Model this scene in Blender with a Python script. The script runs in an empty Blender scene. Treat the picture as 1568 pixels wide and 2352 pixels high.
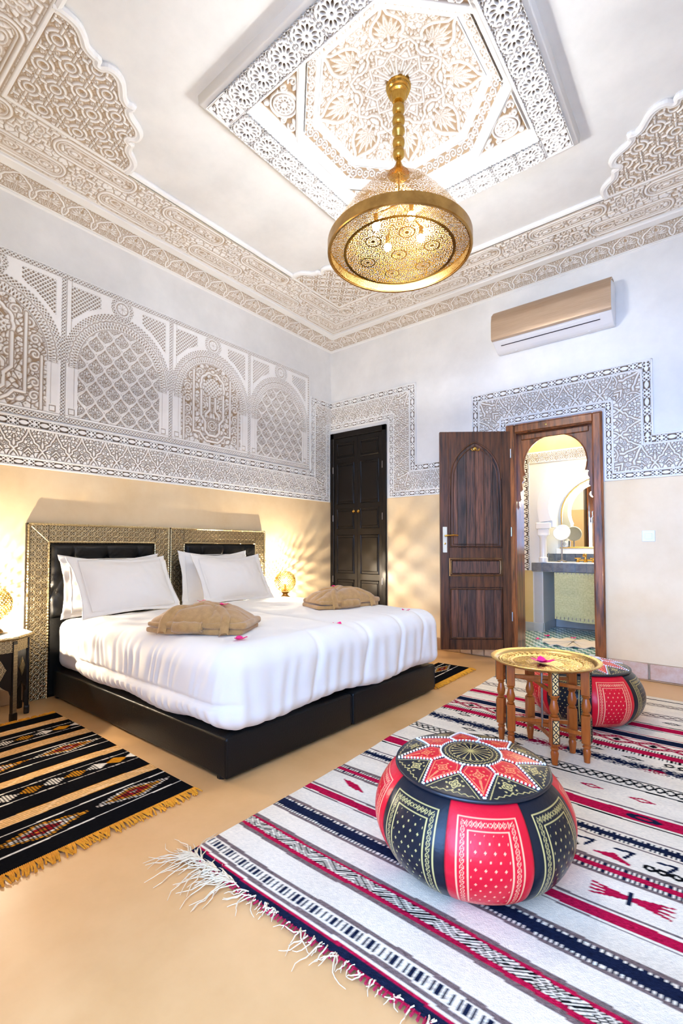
import bpy, bmesh, math, random
import numpy as np
from mathutils import Matrix, Vector, noise
random.seed(7); np.random.seed(7)
R = math.radians; PI = math.pi
sc = bpy.context.scene; COL = sc.collection

# ------------------------------------------------------------------ camera, world, light, exposure
cam = bpy.data.objects.new('camera', bpy.data.cameras.new('camera')); COL.objects.link(cam)
cam.location = (3.55533, -4.24188, 1.0)
cam.rotation_euler = (PI / 2 + 0.0309860, 0, 0.674988)
cam.data.sensor_width = 36; cam.data.lens = 16.5701; cam.data.shift_y = 0.020436
cam.data.clip_start = 0.02
sc.camera = cam
sc.view_settings.view_transform = 'Standard'; sc.view_settings.look = 'None'
sc.view_settings.gamma = 1; sc.view_settings.use_curve_mapping = False
sc.view_settings.exposure = -0.44
sc.cycles.use_denoising = True
sc.cycles.max_bounces = 10; sc.cycles.diffuse_bounces = 6; sc.cycles.glossy_bounces = 4
sc.cycles.sample_clamp_indirect = 6; sc.cycles.caustics_reflective = False; sc.cycles.caustics_refractive = False
w = bpy.data.worlds.new('daylight'); sc.world = w; w.use_nodes = True
w.node_tree.nodes['Background'].inputs[0].default_value = (0.32, 0.54, 1.0, 1)
w.node_tree.nodes['Background'].inputs[1].default_value = 12

def light(name, kind, loc, power, color, size=0.03, rot=None, portal=False, sy=None):
    l = bpy.data.lights.new(name, kind); l.color = color; l.energy = power
    if kind == 'POINT': l.shadow_soft_size = size
    if kind == 'AREA':
        l.shape = 'RECTANGLE'; l.size = size; l.size_y = sy or size
        if portal: l.cycles.is_portal = True
    o = bpy.data.objects.new(name, l); o.location = loc
    if rot: o.rotation_euler = rot
    COL.objects.link(o); return o
# the open doorway behind the camera lets the daylight in (portal only guides the sampling)
light('daylight_portal', 'AREA', (3.35, -4.50, 1.3), 1, (1, 1, 1), 1.9, (-PI / 2, 0, 0), True, 2.6)
# daylight from the bright open courtyard behind the camera, low and very soft
sun = bpy.data.lights.new('courtyard_daylight', 'SUN'); sun.energy = 5.6; sun.angle = R(40); sun.color = (.22, .46, 1.0)
so = bpy.data.objects.new('courtyard_daylight', sun); COL.objects.link(so); so.rotation_euler = (R(90 - 9), 0, R(4))
WARM = (0.97, 0.97, 0.965); LAMPC = (1.0, 0.85, 0.64); BULB = 2500; LBULB = 85000   # the lit bulbs sit in their lamps
light('bathroom_ceiling_light', 'AREA', (2.3, .85, 2.5), 22, (1, .93, .78), .5, (0, 0, 0))
light('vanity_light', 'POINT', (2.44, 1.36, 1.62), 28, (1, .90, .66), .04)

# ------------------------------------------------------------------ helpers
def mat(name, color, rough=.6, metal=0, var=None, bump=None, attr=None, coat=0, spec=None, emit=None, ramp=None, vscale=None, sheen=0, trans=0):
    """procedural material: colour, optional noise variation (colour2, scale), bump (scale, strength), colour attribute"""
    m = bpy.data.materials.new(name); m.use_nodes = True
    nt = m.node_tree; N = nt.nodes; L = nt.links; b = N['Principled BSDF']
    c = (*color, 1)
    b.inputs['Base Color'].default_value = c; b.inputs['Roughness'].default_value = rough; b.inputs['Metallic'].default_value = metal
    if coat: b.inputs['Coat Weight'].default_value = coat; b.inputs['Coat Roughness'].default_value = .12 if coat != .22 else .40; b.inputs['Coat IOR'].default_value = 1.5 if coat != .22 else 1.6
    if spec is not None: b.inputs['Specular IOR Level'].default_value = spec
    if sheen: b.inputs['Sheen Weight'].default_value = sheen
    if trans: b.inputs['Transmission Weight'].default_value = trans
    tc = N.new('ShaderNodeTexCoord'); src = tc.outputs['Object']
    if vscale:
        mp = N.new('ShaderNodeMapping'); mp.inputs['Scale'].default_value = vscale; L.new(src, mp.inputs[0]); src = mp.outputs[0]
    cur = None
    if attr:
        a = N.new('ShaderNodeAttribute'); a.attribute_name = attr
        if ramp:                                   # float attribute drives a two-colour mix
            mx = N.new('ShaderNodeMix'); mx.data_type = 'RGBA'
            mx.inputs[6].default_value = (*ramp, 1); mx.inputs[7].default_value = c
            L.new(a.outputs['Fac'], mx.inputs[0]); cur = mx.outputs[2]
        else: cur = a.outputs['Color']
    if var:
        n = N.new('ShaderNodeTexNoise'); n.inputs['Scale'].default_value = var[1]; n.inputs['Detail'].default_value = 6
        n.inputs['Roughness'].default_value = .62
        L.new(src, n.inputs['Vector'])
        r = N.new('ShaderNodeMapRange'); r.inputs[1].default_value = .35; r.inputs[2].default_value = .65
        L.new(n.outputs['Fac'], r.inputs[0])
        mx = N.new('ShaderNodeMix'); mx.data_type = 'RGBA'
        if cur is None: mx.inputs[6].default_value = c
        else: L.new(cur, mx.inputs[6])
        if len(var) > 2:                           # multiply the colour below by a tint
            mx.inputs[7].default_value = (*var[0], 1); mx.blend_type = 'MULTIPLY'
            q = N.new('ShaderNodeMath'); q.operation = 'MULTIPLY'; q.inputs[1].default_value = var[2]
            L.new(r.outputs[0], q.inputs[0]); L.new(q.outputs[0], mx.inputs[0])
        else:
            mx.inputs[7].default_value = (*var[0], 1); L.new(r.outputs[0], mx.inputs[0])
        cur = mx.outputs[2]
    if cur is not None: L.new(cur, b.inputs['Base Color'])
    if bump:
        n = N.new('ShaderNodeTexNoise'); n.inputs['Scale'].default_value = bump[0]; n.inputs['Detail'].default_value = 5
        L.new(src, n.inputs['Vector'])
        bp = N.new('ShaderNodeBump'); bp.inputs['Strength'].default_value = bump[1]; bp.inputs['Distance'].default_value = .004
        L.new(n.outputs['Fac'], bp.inputs['Height']); L.new(bp.outputs[0], b.inputs['Normal'])
    if emit:
        b.inputs['Emission Color'].default_value = (*emit[0], 1); b.inputs['Emission Strength'].default_value = emit[1]
    return m

M = {}
M['plaster'] = mat('white_plaster', (.83, .82, .80), .55, var=((.74, .735, .72), 3.0), bump=(22, .12))
M['stucco'] = mat('carved_white_stucco', (.92, .905, .88), .65, attr='carve', ramp=(.36, .245, .145), var=((.92, .91, .90), 9, .5), bump=(90, .06))  # ramp: raw plaster tone in the cuts, with recess shade painted in
M['stucco_light'] = mat('limewashed_cornice_stucco', (.93, .915, .89), .65, attr='carve', ramp=(.47, .35, .23), var=((.94, .93, .92), 9, .5), bump=(90, .06))  # paler ramp; the shade of the cuts is put into the colour
M['stucco_shaded'] = mat('shaded_recess_stucco', (.91, .90, .88), .65, attr='carve', ramp=(.17, .105, .06), bump=(90, .06))  # dark ramp paints the shade inside the holes into the colour
M['stucco_plain'] = mat('plain_white_stucco', (.86, .85, .83), .6, bump=(40, .08))
M['tadelakt'] = mat('tan_polished_plaster', (.83, .645, .40), .42, var=((.75, .55, .31), 2.2), bump=(9, .10), coat=.22, spec=.3)
M['floor'] = mat('tan_waxed_floor', (.73, .43, .185), .36, var=((.60, .33, .125), 1.5), bump=(14, .07))
M['black_leather'] = mat('black_leather', (.006, .006, .006), .36, bump=(160, .25), spec=.2)
M['black_wood'] = mat('black_lacquered_wood', (.008, .006, .005), .32, bump=(40, .15), spec=.2, coat=.05)
M['brown_wood'] = mat('dark_brown_wood', (.125, .042, .015), .34, var=((.020, .007, .004), 6), bump=(30, .2), vscale=(7, 7, .55), coat=.08)
M['plank_wood'] = mat('streaked_brown_planks', (.16, .065, .038), .40, var=((.010, .006, .005), 7), bump=(30, .2), vscale=(11, 11, .7), coat=.2)
M['plank_wood2'] = mat('mid_brown_planks', (.22, .085, .045), .40, var=((.03, .013, .009), 6), bump=(30, .2), vscale=(9, 9, .6), coat=.15)
M['plank_wood3'] = mat('dark_streaked_planks', (.09, .045, .035), .38, var=((.008, .006, .006), 5), bump=(30, .2), vscale=(8, 8, .8), coat=.2)
M['frame_wood'] = mat('reddish_brown_wood', (.36, .115, .030), .30, var=((.055, .018, .007), 5), bump=(30, .2), vscale=(6, 6, .6), coat=.3)
M['orange_wood'] = mat('honey_turned_wood', (.40, .092, .010), .34, var=((.24, .048, .005), 5), vscale=(6, 6, .8), coat=.12, spec=.35)
M['inlay'] = mat('pale_inlay_wood', (.78, .47, .17), .35)
M['black_paint'] = mat('black_burnt_pattern', (.012, .008, .006), .5)
M['brass'] = mat('polished_brass', (.72, .46, .11), .20, 1, var=((.55, .32, .07), 14))
M['brass_dark'] = mat('aged_brass', (.52, .32, .10), .30, 1, var=((.33, .19, .06), 10))
M['tray'] = mat('engraved_brass', (.72, .50, .18), .26, 1, bump=(150, .45))
M['maillechort'] = mat('embossed_silver_brass', (.46, .37, .22), .38, 1, attr='carve', ramp=(.035, .025, .014))
M['rope'] = mat('rope_edge_metal', (.66, .53, .30), .30, 1)
M['bone'] = mat('bone_white_top', (.80, .77, .64), .22)
M['linen'] = mat('white_cotton', (.86, .82, .76), .8, bump=(260, .05), sheen=.2)
M['robe'] = mat('camel_terry_cloth', (.46, .265, .095), .95, var=((.37, .205, .07), 38), bump=(260, .5), sheen=.4)
M['petal'] = mat('magenta_petal', (.85, .008, .22), .5)
M['white_plastic'] = mat('white_plastic', (.80, .81, .84), .3)
M['champagne'] = mat('champagne_metal_panel', (.62, .47, .34), .28, .75, var=((.55, .40, .28), 6), vscale=(1, 14, 14))
M['dark_slot'] = mat('dark_vent_slot', (.01, .012, .03), .5)
M['ivory'] = mat('ivory_plate', (.82, .80, .66), .3)
M['brick'] = mat('worn_brick', (.52, .30, .20), .85, var=((.62, .50, .42), 11), bump=(60, .6))
M['brick2'] = mat('tan_stone', (.56, .40, .25), .85, var=((.42, .27, .15), 9), bump=(60, .6))
M['skirting'] = mat('brown_skirting_plaster', (.40, .24, .12), .5, var=((.33, .19, .09), 8))
M['mirror'] = mat('mirror_glass', (.92, .93, .93), .01, 1)
M['gold_frame'] = mat('gold_mirror_frame', (.85, .60, .22), .25, .9)
M['zellige'] = mat('slate_zellige', (.10, .12, .15), .22, var=((.20, .22, .24), 16), coat=.5)
M['tile_green'] = mat('green_glazed_tile', (.04, .30, .24), .18, var=((.03, .20, .17), 20))
M['tile_white'] = mat('white_glazed_tile', (.78, .83, .80), .18)
M['tile_grey'] = mat('pale_grey_tile', (.52, .55, .55), .3, var=((.45, .48, .49), 8))
M['straw'] = mat('woven_straw', (.60, .58, .32), .9, var=((.44, .44, .22), 60))
M['towel'] = mat('cream_towel', (.72, .63, .50), .95, bump=(240, .4))
M['bulb'] = mat('lit_chandelier_bulb', (1, 1, 1), .3, emit=(WARM, BULB))
M['lamp_bulb'] = mat('lit_lamp_bulb', (1, 1, 1), .3, emit=(LAMPC, LBULB))
M['white_wall_bath'] = mat('pale_bath_plaster', (.80, .80, .77), .5, var=((.74, .75, .72), 3))
M['yellow_bath'] = mat('ochre_bath_plaster', (.76, .60, .28), .45, var=((.70, .53, .22), 3))
M['weave'] = mat('woven_wool', (1, 1, 1), .95, attr='Col', bump=(330, .55), spec=.0)
M['leather_print'] = mat('printed_leather', (1, 1, 1), .30, attr='Col', bump=(55, .22), spec=.26)
M['fringe_y'] = mat('yellow_wool_fringe', (.78, .34, .015), .95, var=((.60, .24, .01), 50))
M['fringe_w'] = mat('cream_wool_fringe', (.72, .58, .38), .95)
M['stitch'] = mat('white_stitching', (.85, .82, .80), .6)
M['slot_metal'] = mat('steel_hinge', (.35, .30, .26), .35, 1)
M['glass'] = mat('clear_glass', (1, 1, 1), .02, trans=1)
M['ceramic'] = mat('white_ceramic', (.85, .85, .83), .15)

def npmesh(name, V, F, m=None, attr=None, colattr=None, smooth=False):
    V = np.asarray(V, np.float32); F = np.asarray(F, np.int32); me = bpy.data.meshes.new(name)
    k = F.shape[1]
    me.vertices.add(len(V)); me.vertices.foreach_set('co', V.ravel())
    me.loops.add(F.size); me.loops.foreach_set('vertex_index', F.ravel())
    me.polygons.add(len(F)); me.polygons.foreach_set('loop_start', np.arange(0, F.size, k, dtype=np.int32))
    if smooth: me.polygons.foreach_set('use_smooth', np.ones(len(F), bool))
    me.update(calc_edges=True)
    if attr is not None:
        a = me.attributes.new('carve', 'FLOAT', 'POINT'); a.data.foreach_set('value', np.asarray(attr, np.float32).ravel())
    if colattr is not None:
        c = np.ones((len(V), 4), np.float32); c[:, :3] = colattr
        a = me.attributes.new('Col', 'FLOAT_COLOR', 'POINT'); a.data.foreach_set('color', c.ravel())
    if m: me.materials.append(m)
    return me
def gridfaces(nx, ny):
    i, j = np.meshgrid(np.arange(nx - 1), np.arange(ny - 1)); a = (j * nx + i).ravel()
    return np.stack([a, a + 1, a + nx + 1, a + nx], 1)
def compact(V, F, *ats):
    u, inv = np.unique(F.ravel(), return_inverse=True)
    return (V[u], inv.reshape(F.shape)) + tuple(a[u] for a in ats)

def link(name, me, parent=None, mtx=None, label=None, kind=None):
    o = bpy.data.objects.new(name, me); COL.objects.link(o)
    if parent is not None: o.parent = parent
    if mtx is not None: o.matrix_local = mtx
    if label: o['label'] = label
    if kind: o['kind'] = kind
    return o
def thing(name, label, cat, loc=(0, 0, 0), rot=0, group=None):
    o = bpy.data.objects.new(name, None); COL.objects.link(o); o.empty_display_size = .05
    o.location = loc; o.rotation_euler = (0, 0, rot); o['label'] = label; o['category'] = cat
    if group: o['group'] = group
    return o
def tag(o, label, cat, group=None):
    o['label'] = label; o['category'] = cat
    if group: o['group'] = group
    return o
def copytree(o, label=None, parent=None):
    c = o.copy(); COL.objects.link(c)
    if parent is not None: c.parent = parent
    if label: c['label'] = label
    for ch in list(o.children): copytree(ch, None, c)
    return c

class MB:
    """collects shapes into one mesh"""
    def __init__(s): s.bm = bmesh.new()
    def box(s, lo, hi, bev=0, mtx=None, seg=1):
        lo = Vector(lo); hi = Vector(hi); c = (lo + hi) / 2; d = hi - lo
        t = Matrix.Translation(c) @ Matrix.Diagonal((*d, 1))
        b = bmesh.new(); bmesh.ops.create_cube(b, size=1, matrix=t)
        if bev: bmesh.ops.bevel(b, geom=b.edges[:], offset=bev, segments=seg, profile=.7, affect='EDGES')
        if mtx is not None: b.transform(mtx)
        s._join(b); return s
    def _join(s, b):
        me = bpy.data.meshes.new('t'); b.to_mesh(me); b.free(); s.bm.from_mesh(me); bpy.data.meshes.remove(me)
    def lathe(s, prof, n=24, c=(0, 0, 0), mtx=None, cap=True):
        b = bmesh.new(); rings = []
        for r, z in prof:
            rings.append([b.verts.new((c[0] + r * math.cos(2 * PI * k / n), c[1] + r * math.sin(2 * PI * k / n), c[2] + z)) for k in range(n)])
        for A, B in zip(rings, rings[1:]):
            for k in range(n): b.faces.new((A[k], A[(k + 1) % n], B[(k + 1) % n], B[k]))
        if cap:
            if prof[0][0] > 1e-5: b.faces.new(rings[0][::-1])
            if prof[-1][0] > 1e-5: b.faces.new(rings[-1])
        if mtx is not None: b.transform(mtx)
        s._join(b); return s
    def tube(s, pts, r, n=6, closed=False, flat=1.0):
        pts = [Vector(p) for p in pts]; b = bmesh.new(); rings = []; K = len(pts)
        up = Vector((0, 0, 1))
        for i, p in enumerate(pts):
            t = (pts[(i + 1) % K] - pts[i - 1]) if closed else (pts[min(i + 1, K - 1)] - pts[max(i - 1, 0)])
            t.normalize(); a = t.cross(up)
            if a.length < 1e-3: a = t.cross(Vector((0, 1, 0)))
            a.normalize(); c = a.cross(t)
            rr = r[i] if isinstance(r, (list, tuple)) else r
            rings.append([b.verts.new(p + a * rr * math.cos(2 * PI * k / n) + c * rr * flat * math.sin(2 * PI * k / n)) for k in range(n)])
        prs = list(zip(rings, rings[1:])) + ([(rings[-1], rings[0])] if closed else [])
        for A, B in prs:
            for k in range(n): b.faces.new((A[k], A[(k + 1) % n], B[(k + 1) % n], B[k]))
        if not closed: b.faces.new(rings[0][::-1]); b.faces.new(rings[-1])
        s._join(b); return s
    def prism(s, poly, z0, z1, mtx=None, bev=0):
        b = bmesh.new(); A = [b.verts.new((x, y, z0)) for x, y in poly]; B = [b.verts.new((x, y, z1)) for x, y in poly]; n = len(poly)
        b.faces.new(A[::-1]); b.faces.new(B)
        for k in range(n): b.faces.new((A[k], A[(k + 1) % n], B[(k + 1) % n], B[k]))
        bmesh.ops.recalc_face_normals(b, faces=b.faces[:])
        if bev: bmesh.ops.bevel(b, geom=b.edges[:], offset=bev, segments=3, profile=.6, affect='EDGES')
        if mtx is not None: b.transform(mtx)
        s._join(b); return s
    def mesh(s, name, m, smooth=False, ang=None):
        bmesh.ops.recalc_face_normals(s.bm, faces=s.bm.faces[:])
        me = bpy.data.meshes.new(name); s.bm.to_mesh(me); s.bm.free(); me.materials.append(m)
        if smooth:
            me.polygons.foreach_set('use_smooth', np.ones(len(me.polygons), bool))
            if ang: me.set_sharp_from_angle(angle=R(ang))
        return me
    def put(s, name, m, parent=None, smooth=False, ang=None, mtx=None, label=None, kind=None):
        return link(name, s.mesh(name, m, smooth, ang), parent, mtx, label, kind)

def basis(o, ex, ey):
    ex = Vector(ex); ey = Vector(ey); ez = ex.cross(ey)
    m = Matrix.Identity(4)
    for i in range(3): m[i][0] = ex[i]; m[i][1] = ey[i]; m[i][2] = ez[i]; m[i][3] = o[i]
    return m
WL = lambda y=0, z=0, d=0: basis((d, y, z), (0, 1, 0), (0, 0, 1))       # on the left wall: local x = +y, local y = +z, out = +x
WB = lambda x=0, z=0, d=0: basis((x, -d, z), (1, 0, 0), (0, 0, 1))      # on the back wall
WF = lambda x=0, z=0, d=0: basis((x, -4.12 + d, z), (-1, 0, 0), (0, 0, 1))
CE = lambda x=0, y=0, z=0: basis((x, y, z), (1, 0, 0), (0, -1, 0))      # on the ceiling, facing down

# ------------------------------------------------------------------ carved plaster: height fields from drawn strokes
def seg(U, V, pts, wd):
    d = np.full(U.shape, 9.0); pts = np.asarray(pts, float)
    ws = np.broadcast_to(np.asarray(wd, float), (len(pts),))
    for (p, q, a, b) in zip(pts[:-1], pts[1:], ws[:-1], ws[1:]):
        e = q - p; L = e @ e + 1e-12
        t = np.clip(((U - p[0]) * e[0] + (V - p[1]) * e[1]) / L, 0, 1)
        d = np.minimum(d, np.hypot(U - p[0] - t * e[0], V - p[1] - t * e[1]) - (a + (b - a) * t))
    return d
def ell(U, V, c, a, b, ang=0):
    ca, sa = math.cos(R(ang)), math.sin(R(ang)); x = U - c[0]; y = V - c[1]
    return (np.sqrt(((x * ca + y * sa) / a) ** 2 + ((y * ca - x * sa) / b) ** 2) - 1) * min(a, b)
def leaf(U, V, base, ang, L, W):
    """a petal that leaves base in direction ang"""
    c = (base[0] + L / 2 * math.cos(R(ang)), base[1] + L / 2 * math.sin(R(ang)))
    ca, sa = math.cos(R(ang)), math.sin(R(ang)); x = ((U - base[0]) * ca + (V - base[1]) * sa) / L; y = (V - base[1]) * ca - (U - base[0]) * sa
    prof = W * np.clip(np.sin(PI * np.clip(x, 0, 1) ** .8), 0, 1)
    return np.where((x > 0) & (x < 1), np.abs(y) - prof, .05 + np.abs(x - .5) * L)
def spiral(c, r0, r1, a0, turns, n=28):
    return [(c[0] + (r0 + (r1 - r0) * k / n) * math.cos(R(a0) + 2 * PI * turns * k / n), c[1] + (r0 + (r1 - r0) * k / n) * math.sin(R(a0) + 2 * PI * turns * k / n)) for k in range(n + 1)]
def cells(U, V, seeds, gap, rmax=9, dot=0):
    f1 = np.full(U.shape, 9.0); f2 = f1.copy()
    for s in seeds:
        d = np.hypot(U - s[0], V - s[1]); f2 = np.minimum(f2, np.maximum(f1, d)); f1 = np.minimum(f1, d)
    r = np.maximum(gap - (f2 - f1), f1 - rmax)
    if dot: r = np.maximum(r, dot - f1)
    return r
def up(sdf, e): return np.clip(.5 - sdf / (2 * e), 0, 1)
def over(H, sdf, e, gap):
    """lay a raised shape over H with a cut line round it"""
    return np.maximum(np.minimum(H, up(-(sdf - gap), e)), up(sdf, e))

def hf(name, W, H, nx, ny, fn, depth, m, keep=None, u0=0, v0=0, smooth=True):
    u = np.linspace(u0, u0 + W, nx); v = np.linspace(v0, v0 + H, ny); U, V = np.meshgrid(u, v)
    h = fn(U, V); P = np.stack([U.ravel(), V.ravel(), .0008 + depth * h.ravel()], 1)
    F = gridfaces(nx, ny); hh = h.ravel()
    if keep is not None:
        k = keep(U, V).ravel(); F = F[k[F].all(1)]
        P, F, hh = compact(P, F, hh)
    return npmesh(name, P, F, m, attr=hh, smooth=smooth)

# ---- the two frieze bands and the narrow lattice
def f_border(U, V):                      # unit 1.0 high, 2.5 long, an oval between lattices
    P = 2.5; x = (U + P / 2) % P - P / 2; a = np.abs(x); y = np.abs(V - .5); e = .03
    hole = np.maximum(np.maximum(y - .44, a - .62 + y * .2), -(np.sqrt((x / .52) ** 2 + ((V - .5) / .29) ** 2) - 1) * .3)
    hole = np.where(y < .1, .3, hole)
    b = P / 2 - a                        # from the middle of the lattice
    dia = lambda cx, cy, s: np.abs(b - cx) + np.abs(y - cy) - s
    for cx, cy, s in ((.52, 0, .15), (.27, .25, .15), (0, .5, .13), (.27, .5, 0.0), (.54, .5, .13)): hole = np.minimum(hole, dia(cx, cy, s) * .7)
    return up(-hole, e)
def f_lattice(U, V, n=1.0):              # diamond holes
    a = np.abs((U + V) * .5 / n % 1 - .5); b = np.abs((U - V) * .5 / n % 1 - .5)
    return up(-(np.maximum(a, b) - .30) * n, .07 * n)
S_MAIN = [(0, .1), (0, .3), (.14, .2), (.12, .06), (.25, .28), (.27, .13), (.13, .40), (.25, .42), (0, .46), (.10, .53), (0, .62), (.09, .68), (0, .78), (.5, .08), (.44, .06), (.5, .42), (.43, .40), (.5, .56), (.40, .52), (.36, .62), (.30, .70), (.5, .70), (.43, .72), (.35, .80), (.5, .84), (.24, .79), (.45, .92), (.34, .93), (.20, .90), (.12, .96), (.27, .97), (.5, 1.0)]
def f_main(U, V):                        # unit square: lobed pointed arch, knot below, palmettes between
    x = np.abs((U + .5) % 1 - .5); e = .016
    c = cells(x, V, S_MAIN + [(-a, b) for a, b in S_MAIN if a > 0] + [(1 - a, b) for a, b in S_MAIN if a < .5], .019)
    for s in S_MAIN[::2]: c = np.maximum(c, .017 - np.hypot(x - s[0] - .012, V - s[1]))
    H = up(c, e)
    k1 = np.abs(x) + np.abs(V - .2) - .17
    H = over(H, k1, e, .03)
    H = np.where(k1 < 0, np.minimum(H, up(.018 - np.abs(((x + V) * 8.2 + .3) % 1 - .5) / 8.2 * .8, e)), H)
    H = over(H, ell(x, V, (.5, .02), .11, .12), e, .035)
    st = [(.33, -.02), (.38, .10), (.45, .18), (.5, .23), (.465, .30), (.375, .36), (.37, .45), (.30, .50), (.21, .55), (.19, .64), (.11, .74), (.05, .86), (0, 1.02)]
    d = seg(x, V, st, .034)
    H = over(H, d, e, .030)
    H = over(H, seg(x, V, spiral((.18, .42), .075, .01, 200, 1.1), .018), e, .02)
    H = over(H, leaf(x, V, (.5, .34), 90, .3, .05), e, .025)
    return np.minimum(H, up(-(np.abs(V - .5) - .5) * 0 - 1, e))
def f_corner(U, V):                      # one arch set on the diagonal
    a = (U + V - 1) * .7071; b = (U - V) * .7071
    H = f_main(b * .86, .50 + a * .66); e = .016
    return over(H, seg(np.abs(b), a, [(.30, -.25), (.38, -.1), (.52, -.02), (.72, .02)], .03), e, .03)
me_border = hf('border_tile', 2.5, 1, 86, 36, f_border, .26, M['stucco_shaded'])
me_bcorner = hf('border_tile', 1, 1, 34, 34, lambda U, V: up(-(np.minimum(np.abs(np.abs(U - .5) - .25) + np.abs(np.abs(V - .5) - .25), np.abs(np.abs(U - .5) - .5) + np.abs(np.abs(V - .5) - .0)) - .17) * .7, .03), .26, M['stucco_shaded'])
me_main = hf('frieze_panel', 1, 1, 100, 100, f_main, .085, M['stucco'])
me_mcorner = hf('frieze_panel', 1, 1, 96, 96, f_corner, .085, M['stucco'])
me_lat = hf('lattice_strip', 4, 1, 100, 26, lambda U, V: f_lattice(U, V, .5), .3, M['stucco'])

def offpath(path, o):
    P = [Vector((*p, 0)) for p in path]; out = []
    nrm = lambda a, b: Vector((-(b - a).y, (b - a).x, 0)).normalized()
    for i, p in enumerate(P):
        ns = []
        if i > 0: ns.append(nrm(P[i - 1], p))
        if i < len(P) - 1: ns.append(nrm(p, P[i + 1]))
        v = ns[0] if len(ns) == 1 or (ns[0] - ns[1]).length < 1e-6 else ns[0] + ns[1]
        out.append(p + v * o)
    return out
def strip(parent, wall, path, o, wdt, period, me, mec, name, plen, open0=True, open1=True):
    """tiles of width wdt along the path offset by o, square corner tiles at its turns"""
    P = offpath(path, o); n = len(P)
    for i in range(n - 1):
        a, b = P[i].copy(), P[i + 1].copy(); t = (b - a).normalized()
        if i > 0: a += t * wdt / 2
        if i < n - 2: b -= t * wdt / 2
        L = (b - a).length; k = max(1, round(L / period)); q = Vector((-t.y, t.x, 0))
        for j in range(k):
            org = a + t * (L * j / k) - q * wdt / 2
            m = wall @ basis(org, t, q) @ Matrix.Diagonal((L / k / plen, wdt, wdt, 1))
            link(name, me, parent, m)
        if i < n - 2 and mec is not None:
            t2 = (P[i + 2] - P[i + 1]).normalized(); dg = Vector((-t.y - t2.y, t.x + t2.x, 0)); rot = math.atan2(dg.y, dg.x) - PI / 4
            link(name, mec, parent, wall @ Matrix.Translation(P[i + 1]) @ Matrix.Rotation(rot, 4, 'Z') @ Matrix.Diagonal((wdt, wdt, wdt, 1)) @ Matrix.Translation((-.5, -.5, 0)))
def moulding(parent, wall, path, o, wdt, h, name='moulding', closed=False):
    P = offpath(path, o); mb = MB(); n = len(P)
    for i in range(n - 1):
        a, b = P[i], P[i + 1]; t = (b - a).normalized(); q = Vector((-t.y, t.x, 0))
        L = (b - a).length; mb.box((-wdt / 2 if i else 0, -wdt / 2, -.003), (L + (wdt / 2 if i < n - 2 else 0), wdt / 2, h), min(h, wdt) * .3, basis(a, t, q))
    return mb.put(name, M['stucco_plain'], parent, mtx=wall)
def frieze(parent, wall, path):
    for o, wd, h in ((.007, .014, .013), (.0625, .013, .017), (.261, .014, .017), (.328, .014, .014)): moulding(parent, wall, path, o, wd, h)
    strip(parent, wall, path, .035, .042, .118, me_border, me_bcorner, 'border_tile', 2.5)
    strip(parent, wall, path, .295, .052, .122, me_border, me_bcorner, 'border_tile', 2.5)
    strip(parent, wall, path, .1615, .185, .168, me_main, me_mcorner, 'frieze_panel', 1)

# ---- the arched panels above the bed
def ogee(x, y):
    b = .25 * (1 - np.cos(2 * PI * y)); g = np.abs(.5 * PI * np.sin(2 * PI * y))
    return (np.abs(x) - b) / np.sqrt(1 + g * g)
def f_sebka(U, V):                       # half-drop net of ogee stalks with a palmette in each mesh; unit 1 x 1.3
    v = V / 1.3
    fx = (U + .5) % 1 - .5; fy = v % 1
    inA = np.abs(fx) <= .25 * (1 - np.cos(2 * PI * fy))
    x = np.where(inA, fx, (U % 1) - .5); y = np.where(inA, fy, (v + .5) % 1); ax = np.abs(x); e = .022
    yy = y * 1.3
    P = np.minimum.reduce([leaf(ax, yy, b_, a_, L, W) for b_, a_, L, W in (((.0, .52), 90, .46, .075), ((.02, .48), 64, .40, .068), ((.03, .44), 38, .34, .062), ((.03, .39), 10, .27, .056), ((.02, .33), -20, .19, .045))])
    H = np.where(P < 0, 1.0, np.where(P < .030, 0, .95))
    for b_, a_, L, W in (((.0, .52), 90, .46, .075), ((.02, .48), 64, .40, .068), ((.03, .44), 38, .34, .062), ((.03, .39), 10, .27, .056), ((.02, .33), -20, .19, .045)):
        H = np.where(np.abs(leaf(ax, yy, b_, a_, L, W)) < .011, .1, H); H = np.where(leaf(ax, yy, b_, a_, L * .7, W * .22) < 0, .45, H)
    H = over(H, seg(ax, yy, [(0, .16), (0, .50)], [.035, .024]), e, .02)
    H = np.where(ell(ax, yy, (0, .20), .028, .075) < 0, 0, H); H = np.where(ell(ax, yy, (0, 1.06), .024, .06) < 0, 0, H)
    H = np.where(np.abs(np.hypot(ax, yy - .62) - .335) < .012 + .0 * ax, np.where(yy > .55, .05, H), H)
    d = np.abs(ogee(x, y)) * 1.0
    wdt = .050 + .050 * np.cos(2 * PI * (y - .10)) ** 2
    H = over(H, d - wdt, e, .030)
    H = np.where((np.abs(d - wdt * .0) < .006) & (np.sin(2 * PI * y) > .55), .55, H)
    return np.where((ax < .022) & (yy < .10), 0, H)
def knotgrid(U, V, p):                   # over-under strap weave
    a = (U + V) / p; b = (U - V) / p
    return np.minimum(np.abs((a % 1) - .5), np.abs((b % 1) - .5)) * p / 1.414
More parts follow.
